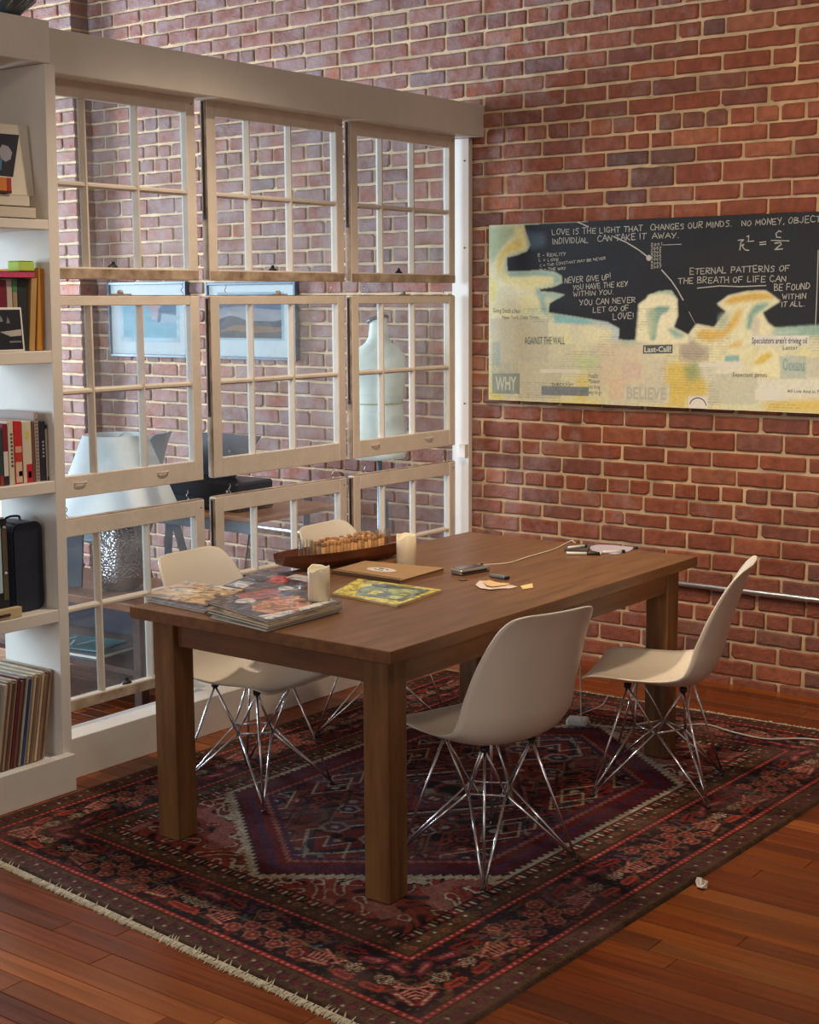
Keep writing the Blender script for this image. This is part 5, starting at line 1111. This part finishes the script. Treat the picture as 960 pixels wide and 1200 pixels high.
def crumpled(name, label, px, col, seed, amp=.006, z=T, cat='paper'):
    P_ = [at(2, z, *p) for p in px]; c_ = sum(P_, Vector())/len(P_); t = thing(name, label, cat, (c_.x, c_.y, z)); rr = random.Random(seed); rings = []
    n_ = len(P_); v_ = [(0, 0, amp*1.2)]
    for s_ in (.45, .8, 1.0):
        for p in P_: v_.append(((p.x-c_.x)*s_, (p.y-c_.y)*s_, .0006+(rr.uniform(0, amp) if s_ < 1 else rr.uniform(0, amp*.6))))
    f_ = [(0, 1+i, 1+(i+1) % n_) for i in range(n_)]+[(1+r2*n_+i, 1+(r2+1)*n_+i, 1+(r2+1)*n_+(i+1) % n_, 1+r2*n_+(i+1) % n_) for r2 in range(2) for i in range(n_)]
    N = len(v_); v2 = [(x, y, max(.0, z_-.0006)) for x, y, z_ in v_]; f2 = [q_[::-1] for q_ in f_]
    m_ = MB().add(v_+v2, f_+[tuple(x+N for x in q_) for q_ in f2]+[(1+2*n_+i, 1+2*n_+i+N, 1+2*n_+(i+1) % n_+N, 1+2*n_+(i+1) % n_) for i in range(n_)])
    m_.obj('sheet', mat('crumple_%d_%d_%d' % col, srgb(*col), .7, var=.04, scale=30), t); return t
crumpled('paper_scrap', 'torn pinkish white paper scrap, lower of the pile by the lighter', [(557, 686), (562, 681), (575, 681), (590, 684), (607, 688), (598, 690), (588, 690), (575, 692), (563, 690)], (222, 202, 188), 2)
crumpled('paper_scrap', 'small orange tinted paper scrap on the torn white one', [(566, 682), (574, 680), (584, 683), (598, 684), (592, 686), (578, 688), (570, 686)], (226, 184, 130), 5, .002, T+.008)
crumpled('sticky_note', 'small yellow paper note beside the paper scraps', [(610, 687), (624, 684), (625, 689), (613, 691)], (232, 200, 130), 6, .003)
# marker pens and a plastic sleeve
def pen(label, a0, a1, r_, cap0, cap1, z=T):
    A_, B_ = on_table(*a0, z), on_table(*a1, z); t = thing('marker_pen', label, 'pen', tuple((A_+B_)/2), table_axis(A_, B_)); l_ = (B_-A_).length/2
    rot = Matrix.Translation((0, 0, r_)) @ Matrix.Rotation(PI/2, 4, 'Y')
    x0, x1 = -l_+2*l_*cap0, -l_+2*l_*cap1
    MB().lathe([(0, -l_), (r_*.9, -l_), (r_, -l_+.002), (r_, x0)], 14, rot).obj('barrel', mat('pen_white', srgb(228, 222, 214), .3), t, True)
    MB().lathe([(r_*1.04, x0), (r_*1.1, x0+.001), (r_*1.1, x1), (r_*.9, x1+.001)], 14, rot).obj('cap', BLACK, t, True)
    if x1 < l_-.004: MB().lathe([(r_, x1+.001), (r_, l_-.004), (r_*.5, l_)], 14, rot).obj('tail', mat('pen_white', srgb(228, 222, 214), .3), t, True)
pen('white marker pen with black cap in front of the plastic sleeve', (664, 650), (705, 650.5), .0055, .58, .95)
pen('white marker pen with black tip at the right of the pair', (706, 649), (733, 647.5), .0055, .82, .95)
pen('short white marker resting on a dark pouch at the back', (666, 643.5), (688, 641), .0055, .85, .97, T+.0085)
P_ = quad([(661, 646), (689, 647), (692, 641), (664, 641)], T); c_ = sum(P_, Vector())/4; q = thing('pouch', 'small dark pouch under the short white marker', 'pouch', (c_.x, c_.y, T))
MB().prism([(p.x-c_.x, p.y-c_.y) for p in P_], 0, .008).obj('body', mat('pouch_dark', srgb(84, 74, 72), .6, var=.1), q)
crumpled('plastic_sleeve', 'pale lilac plastic sleeve behind the marker pens', [(690, 641), (700, 638.5), (718, 639), (744, 642), (738, 646), (722, 650), (706, 648), (694, 646)], (182, 170, 182), 8, .003, cat='sleeve')
p = on_table(745, 643.2); MB().lathe([(0, 0), (.009, 0), (.009, .006), (.006, .009), (0, .01)], 12).obj('bottle_cap', BLACK, loc=p, label='small black cap at the back edge of the table', cat='cap')
cab = [on_table(566, 665), on_table(595, 660.5), on_table(620, 653), on_table(650, 644), on_table(668, 635)]
cab = [Vector((p.x, p.y, T+.0025)) for p in cab]; cab[0].z = T+.01
tail = [Vector((cab[-1].x+.02, TY1+.006, T+.0028)), Vector((cab[-1].x+.03, TY1+.012, T-.03)), Vector((cab[-1].x+.04, TY1+.02, .5)), Vector((cab[-1].x+.05, TY1+.03, .03))]
MB().tube(spline(cab+tail, 8), .0022, 6).obj('white_cable', mat('white_cable', srgb(214, 200, 186), .5), label='thin white cable running from the camera over the back of the table', cat='cable')

# ------------------------------------------------------------------ things on the floor
zr_ = .013
p = at(2, zr_, 677, 849); q = thing('power_adapter', 'white power adapter lying on the rug between the chairs', 'adapter', (p.x, p.y, zr_), math.radians(20))
MB().box((-.042, -.034, 0), (.042, .034, .028), .007).obj('body', mat('adapter_white', srgb(206, 202, 194), .4), q)
MB().box((.042, -.006, .008), (.052, .006, .018), .002).obj('plug_socket', mat('adapter_white', srgb(206, 202, 194), .4), q)
c1_ = [at(2, zr_+.003, *p) for p in ((690, 849), (720, 852), (757, 853), (800, 850), (828, 849), (860, 858), (900, 866), (960, 867))]; c1_.append(Vector((c1_[-1].x+.5, c1_[-1].y+.1, .004)))
MB().tube(spline(c1_, 8), .0035, 6).obj('power_cable', mat('grey_white_cable', srgb(176, 168, 160), .5), label='white cable running along the rug from the adapter to the right', cat='cable')
c2_ = [at(2, zr_+.003, *p) for p in ((668, 842), (690, 833), (705, 827), (713, 815))]
MB().tube(spline(c2_, 8), .0022, 6).obj('power_cable', mat('grey_white_cable', srgb(176, 168, 160), .5), label='thin cable curling from the adapter back towards the wall', cat='cable')
t = crumpled('crumpled_paper', 'small crumpled white paper on the bare floor right of the rug', [(815, 1034), (820, 1033), (824, 1035), (830, 1037), (829, 1042), (822, 1044), (817, 1041)], (214, 198, 182), 12, .022, .001)
for i, px in enumerate(((400, 1102), (383, 1180), (655, 1000))): pass

# ------------------------------------------------------------------ beyond the partition
# two framed pictures on the brick wall
def framed(label, x0, x1, z0, z1, pieces, matc=(232, 238, 236)):
    t = thing('framed_picture', label, 'picture', ((x0+x1)/2, -.014, z0)); w = (x1-x0)/2; h = z1-z0; fw = .016
    FR_ = mat('slate_frame', srgb(84, 100, 112), .4, .2)
    for a_, b_ in (((-w, -.028, 0), (-w+fw, 0, h)), ((w-fw, -.028, 0), (w, 0, h)), ((-w+fw, -.028, 0), (w-fw, 0, fw)), ((-w+fw, -.028, h-fw), (w-fw, 0, h))): MB().box(a_, b_, .002).obj('frame_rail', FR_, t)
    MB().box((-w+fw, -.012, fw), (w-fw, -.004, h-fw)).obj('mat_board', mat('mat_%d_%d_%d' % matc, srgb(*matc), .7), t)
    for i, (n_, poly, c) in enumerate(pieces):
        k_ = len(poly); MB().add([(-w+2*w*a_, -.0125-.0003*i, h*b_) for a_, b_ in poly], [tuple(range(k_))]).obj(n_, mat('pic_%d_%d_%d' % c, srgb(*c), .6, var=.18, scale=12, stretch=(.6, 1, 2)), t)
    MB().box((-w+fw, -.018, fw), (w-fw, -.0165, h-fw)).obj('pane', GL2, t)
    return t
framed('framed picture of pale blue shapes, left of two on the brick wall', -2.65, -2.0, 1.385, 1.815, [('bevel', [(.14, .2), (.9, .2), (.9, .82), (.14, .82)], (198, 222, 228)), ('picture', [(.18, .26), (.86, .26), (.86, .77), (.18, .77)], (140, 196, 210)), ('picture', [(.55, .5), (.7, .5), (.7, .62), (.55, .62)], (196, 190, 196)), ('picture', [(.62, .46), (.86, .52), (.86, .77), (.66, .77)], (92, 134, 160)), ('picture', [(.66, .45), (.86, .45), (.86, .56), (.68, .58)], (176, 204, 216)), ('picture', [(.45, .66), (.6, .6), (.68, .68), (.6, .74)], (206, 176, 176))])
framed('framed picture of mountains under clouds, right of two on the brick wall', -1.845, -1.18, 1.385, 1.805,
    [('bevel', [(.12, .25), (.86, .25), (.86, .87), (.12, .87)], (176, 206, 214)), ('sky', [(.14, .28), (.83, .28), (.83, .84), (.14, .84)], (108, 132, 164)), ('cloud', [(.14, .48), (.3, .52), (.5, .5), (.83, .5), (.83, .64), (.6, .66), (.35, .69), (.14, .66)], (172, 172, 176)), ('cloud', [(.14, .74), (.5, .76), (.83, .72), (.83, .78), (.5, .8), (.14, .8)], (88, 110, 146)), ('mountain', [(.14, .28), (.83, .28), (.83, .52), (.76, .49), (.6, .5), (.45, .5), (.36, .55), (.26, .57), (.14, .52)], (66, 82, 104)), ('ridge', [(.14, .36), (.3, .45), (.5, .44), (.83, .42), (.83, .3), (.14, .3)], (150, 112, 96)), ('foreground', [(.14, .28), (.83, .28), (.83, .37), (.5, .34), (.3, .38), (.14, .35)], (78, 84, 92))])
# dress form
df = thing('dress_form', 'white dress form torso with black neck cap on a stand behind the right sashes', 'dress form', (-.385, -.34, 0))
bp = [(.120, .955), (.160, .96), (.170, .985), (.174, 1.03), (.170, 1.09), (.158, 1.15), (.150, 1.20), (.148, 1.235), (.155, 1.29), (.168, 1.34), (.173, 1.38), (.172, 1.43), (.155, 1.465), (.124, 1.493), (.086, 1.515), (.064, 1.54), (.056, 1.58), (.054, 1.625)]
m_ = MB(); n_ = 32; v_ = []
for i, (r_, z_) in enumerate(bp):
    for k_ in range(n_):
        a_ = 2*PI*k_/n_; bx = r_*.74*math.cos(a_); by = r_*.86*math.sin(a_)
        if 1.34 < z_ < 1.46 and math.sin(a_) < -.1: by *= 1.12
        tilt = .0 if z_ < 1.6 else math.cos(a_)*.018
        v_.append((bx, by, (z_-.018)+tilt))
f_ = [(i*n_+k_, i*n_+(k_+1) % n_, (i+1)*n_+(k_+1) % n_, (i+1)*n_+k_) for i in range(len(bp)-1) for k_ in range(n_)]+[tuple(range(n_))[::-1], tuple(range((len(bp)-1)*n_, len(bp)*n_))]
m_.add(v_, f_).obj('torso', mat('form_fabric', srgb(214, 218, 204), .8, var=.03, scale=20), df, True)
MB().lathe([(.0, 0), (.056, 0), (.060, .004), (.058, .014), (.03, .02), (0, .021)], 24, Matrix.Translation((0, 0, 1.604)) @ Matrix.Rotation(.38, 4, 'Y').inverted(), sx=.84).obj('neck_cap', mat('cap_grey', srgb(70, 70, 76), .4, .3), df, True)
MB().lathe([(.006, 0), (.009, .004), (.006, .008)], 10, Matrix.Translation((-.048, 0, 1.583))).obj('neck_knob', CHROME, df)
MB().lathe([(.1490, 1.206), (.1515, 1.206), (.1515, 1.213), (.1490, 1.213)], 32, sx=.75, sy=.87).obj('waist_tape', mat('tape', srgb(176, 164, 116), .8), df)
MB().tube([(0, 0, .03), (0, 0, .93)], .013, 12).obj('pole', mat('stand_grey', srgb(120, 130, 142), .4, .5), df, True)
for k_ in range(4):
    a_ = PI/4+k_*PI/2; MB().tube(spline([(0, 0, .06), (.12*math.cos(a_), .12*math.sin(a_), .05), (.2*math.cos(a_), .2*math.sin(a_), .012)], 4), .009, 8).obj('stand_leg', mat('stand_grey', srgb(120, 130, 142), .4, .5), df, True)
# side table with lamp, framed photo, magazines
ZT = .46
pc = at(2, ZT, 140, 694)
pE = at(2, ZT, 78, 697); pF = at(2, ZT, 166, 706)
sx0, sx1 = -1.62, pF.x+.03; sy0, sy1 = pF.y-.06, pF.y+.42
sd = thing('side_table', 'low wooden side table with lower shelf behind the lower left sash', 'table', ((sx0+sx1)/2, (sy0+sy1)/2, 0)); w = (sx1-sx0)/2; d_ = (sy1-sy0)/2
SW_ = mat('side_wood', srgb(122, 72, 40), .45, var=.2, scale=4, stretch=(1, 8, 8), col2=srgb(150, 92, 52)); SW2 = mat('side_wood_dark', srgb(72, 42, 30), .5, var=.2, scale=5)
MB().box((-w, -d_, ZT-.035), (w, d_, ZT), .003).obj('table_top', SW_, sd)
MB().box((-w+.02, -d_+.02, .15), (w-.02, d_-.02, .175), .002).obj('lower_shelf', SW2, sd)
MB().box((-w+.01, d_-.02, .0), (w-.01, d_-.005, ZT-.036), .002).obj('back_panel', mat('side_back', srgb(30, 30, 44), .6), sd)
for a_ in (-1, 1):
    for b_ in (-1, 1): MB().box((a_*(w-.005), b_*(d_-.021), .0), (a_*(w-.05), b_*(d_-.066), ZT-.036), .003).obj('leg', SW2, sd)
lc = Vector((pc.x-.03, pc.y+.05, ZT+.001))
lb = at(1, lc.y, 141, 700)
lc.x = lb.x
lp = thing('table_lamp', 'hammered metal table lamp with wide white tapered shade behind left sashes', 'lamp', lc)
zs0 = at(1, lc.y, 138, 597).z-ZT; zs1 = at(1, lc.y, 138, 509.5).z-ZT; wb = (at(1, lc.y, 166, 640).x-at(1, lc.y, 118, 640).x)/2*.85; ws0 = (at(1, lc.y, 200, 597).x-at(1, lc.y, 76, 597).x)/2*.79; ws1 = (at(1, lc.y, 167, 510).x-at(1, lc.y, 107, 510).x)/2*.84
HM = mat('hammered_metal', srgb(150, 140, 136), .25, .95, var=.1, scale=30, bump=.0)
nt_ = HM.node_tree; vo = nd(nt_, 'ShaderNodeTexVoronoi'); vo.inputs['Scale'].default_value = 90; tc_ = nd(nt_, 'ShaderNodeTexCoord'); bb_ = nd(nt_, 'ShaderNodeBump'); bb_.inputs['Strength'].default_value = .9; bb_.inputs['Distance'].default_value = .004
nt_.links.new(tc_.outputs['Object'], vo.inputs['Vector']); nt_.links.new(vo.outputs['Distance'], bb_.inputs['Height']); nt_.links.new(bb_.outputs[0], nt_.nodes['Principled BSDF'].inputs['Normal'])
hb = zs0+.03
MB().lathe([(0, 0), (wb*.62, 0), (wb*.86, .02), (wb*1.0, .07), (wb*1.03, .14), (wb*.98, hb*.6), (wb*.82, hb*.85), (wb*.55, hb*.97), (wb*.2, hb), (0, hb)], 40, wob=lambda i, k_: 1+.02*math.cos(k_*2*PI/5)).obj('lamp_base', HM, lp, True)
MB().tube([(0, 0, hb), (0, 0, zs1-.02)], .008, 10).obj('stem', STEEL, lp)
sh = MB().lathe([(ws0, zs0), (ws1, zs1), (ws1-.003, zs1), (ws0-.003, zs0), (ws0, zs0)], 48); sh.f = sh.f[:-2] if len(sh.f[-1]) > 4 else sh.f
sh.obj('lamp_shade', mat('shade_white', srgb(206, 208, 204), .8, var=.03, scale=8), lp, True)
for z_ in (zs1-.004,):
    for a_ in (0, 2.1, 4.2): MB().tube([(0, 0, z_-.02), (ws1*.98*math.cos(a_), ws1*.98*math.sin(a_), z_)], .002, 6).obj('shade_spoke', STEEL, lp)
pfx = at(2, ZT, 90, 694)
fp = thing('framed_photo', 'dark framed photo seen from behind with easel strut on the side table', 'picture', (pfx.x-.19, pfx.y+.03, ZT+.002), .35)
MB().box((-.15, 0, 0), (.14, .012, .3), .003).obj('backing', mat('frame_back', srgb(18, 22, 38), .6, var=.1), fp).rotation_euler = (-.12, 0, 0)
MB().box((-.012, -.09, 0), (.012, -.086, .24), .001).obj('strut', mat('frame_strut', srgb(44, 74, 96), .5), fp).rotation_euler = (-.36, 0, 0)
zz = .176
pm = at(2, zz, 100, 762)
mg = thing('magazine', 'green and blue magazine with white title on the side table lower shelf', 'magazine', (pm.x, pm.y, zz+.031), .2)
MB().box((-.15, -.11, 0), (.15, .11, .005), .0006).obj('cover', mat('mag_green', srgb(64, 112, 104), .4, var=.2, scale=6, col2=srgb(96, 150, 160)), mg)
for k_ in range(4): MB().box((-.12+.06*k_, -.05, .0051), (-.11+.06*k_, .05, .0056)).obj('title_stroke', mat('title_white', srgb(206, 216, 214), .5), mg).rotation_euler = (0, 0, .5 if k_ % 2 else -.2)
m2 = thing('book', 'white edged book under the green magazine on the side table', 'book', (pm.x+.04, pm.y-.01, zz+.0), .1)
MB().box((-.16, -.12, 0), (.16, .12, .0295), .001).obj('cover', mat('edge_book', srgb(70, 72, 82), .5, var=.1), m2); MB().box((-.155, -.1215, .012), (.165, .115, .022)).obj('pages', PAPER, m2)
fb = thing('storage_box', 'dark storage box with loose papers on the floor beyond the side table', 'box', (sx1+.2, sy0+.22, .001), .1)
MB().box((-.13, -.14, 0), (.13, .14, .11), .004).obj('body', mat('box_dark', srgb(52, 36, 36), .6, var=.1), fb); MB().box((-.1, -.11, .1105), (.11, .09, .114)).obj('papers', PAPER, fb)
# desk, printer, swivel chair against the brick wall
ZD = .735
pa, pb = at(2, ZD, 168, 611), at(2, ZD, 236, 601); dy0 = pb.y
ds = thing('desk', 'grey desk with wooden top and splayed legs against the brick wall beyond', 'desk', (0, 0, 0))
DX0, DX1 = pa.x-.35, at(1, dy0, 300, 590).x-.0; DX1 = at(1, dy0, 240, 590).x+.02
DG = mat('desk_grey', srgb(112, 122, 130), .5); 
MB().box((DX0, dy0, ZD-.02), (DX1+.3, min(-.06, dy0+.6), ZD), .003).obj('desk_top', mat('desk_wood', srgb(168, 110, 70), .5, var=.15, scale=4, stretch=(1, 8, 8)), ds)
MB().box((DX0+.02, dy0+.01, ZD-.075), (DX1+.28, dy0+.03, ZD-.0205), .002).obj('apron', DG, ds)
pl0 = at(1, dy0+.02, 197, 612); pl1 = at(1, dy0+.02, 207, 645); dr = (pl1-pl0); e0 = pl0+dr*((pl0.z-.0)/(pl0.z-pl1.z))
MB().tube([pl0+Vector((0, .03, .04)), Vector((e0.x, dy0+.05, .012))], [.028, .018], 4).obj('leg', DG, ds)
MB().tube([Vector((DX1+.24, dy0+.06, ZD-.03)), Vector((DX1+.28, dy0+.05, .012))], [.028, .018], 4).obj('leg', DG, ds) if False else None
MB().tube([Vector((DX0+.1, dy0+.06, ZD-.03)), Vector((DX0+.04, dy0+.05, .012))], [.028, .018], 4).obj('leg', DG, ds)
MB().tube([Vector((DX0+.1, -.12, ZD-.03)), Vector((DX0+.04, -.08, .012))], [.028, .018], 4).obj('leg', DG, ds)
MB().tube([Vector((DX1+.2, -.12, ZD-.03)), Vector((DX1+.22, -.08, .012))], [.028, .018], 4).obj('leg', DG, ds)
yy = dy0+.16
x0_, x1_ = at(1, yy, 194, 575).x, at(1, yy, 292, 575).x; z0_, z1_ = ZD+.001, at(1, yy, 250, 561).z
pr = thing('printer', 'black printer with raised paper tray on the desk beyond the sashes', 'printer', ((x0_+x1_)/2, yy, z0_)); w = (x1_-x0_)/2; h = max(.08, z1_-z0_)
MB().box((-w, -.08, 0), (w, .17, h), .01).obj('body', mat('printer_black', srgb(26, 26, 32), .35), pr)
MB().box((-w+.03, -.083, h*.15), (w*.4, -.079, h*.45), .002).obj('paper_slot', mat('slot', srgb(12, 12, 14), .5), pr)
MB().lathe([(0, 0), (.008, 0), (.008, .004), (0, .005)], 12, Matrix.Translation((w-.06, -.0805, h*.7)) @ Matrix.Rotation(PI/2, 4, 'X')).obj('button', CHROME, pr)
xa, xb = at(1, yy+.1, 224, 540).x-pr.location.x, at(1, yy+.1, 279, 540).x-pr.location.x; zt = at(1, yy+.1, 260, 510).z-pr.location.z
tl = MB().add([(xa-.0, .1, h), (xb-.03, .1, h), (xb+.09, .16, zt), (xa-.05, .16, zt), (xa, .108, h), (xb-.03, .108, h), (xb+.09, .168, zt), (xa-.05, .168, zt)], [(0, 1, 2, 3), (7, 6, 5, 4), (0, 4, 5, 1), (1, 5, 6, 2), (2, 6, 7, 3), (3, 7, 4, 0)])
tl.obj('paper_tray', mat('tray_black', srgb(20, 20, 26), .4), pr)
pxx = at(1, yy+.12, 268, 529); MB().lathe([(0, 0), (.007, 0), (.007, .003), (0, .004)], 10, Matrix.Translation((pxx.x-pr.location.x, .125, pxx.z-pr.location.z)) @ Matrix.Rotation(PI/2, 4, 'X')).obj('stud', CHROME, pr)
# chair at the desk
yo = -1.02; ox = at(1, yo, 174, 520).x-.12
oc = thing('desk_chair', 'blue grey plastic chair with rounded back standing at the desk', 'chair', (ox, yo-.13, 0), math.radians(205))
OCM = mat('blue_grey_plastic', srgb(138, 160, 170), .45); m_ = SHELLM.copy(); m_.materials.clear(); m_.materials.append(OCM)
zt = at(1, yo, 170, 505).z; s_ = link('seat_shell', m_, oc); s_.scale = (.9, .85, zt/.826)
for a_ in ((.17, .17), (.17, -.17), (-.15, .17), (-.15, -.17)): MB().tube([(a_[0]*.7, a_[1]*.7, .45), (a_[0]*1.2, a_[1]*1.2, .0125)], [.014, .010], 10).obj('leg', mat('chair_leg_dark', srgb(50, 54, 62), .5), oc)
# tray/papers on the desk seen beside the chair
px = at(2, ZD+.003, 190, 541)
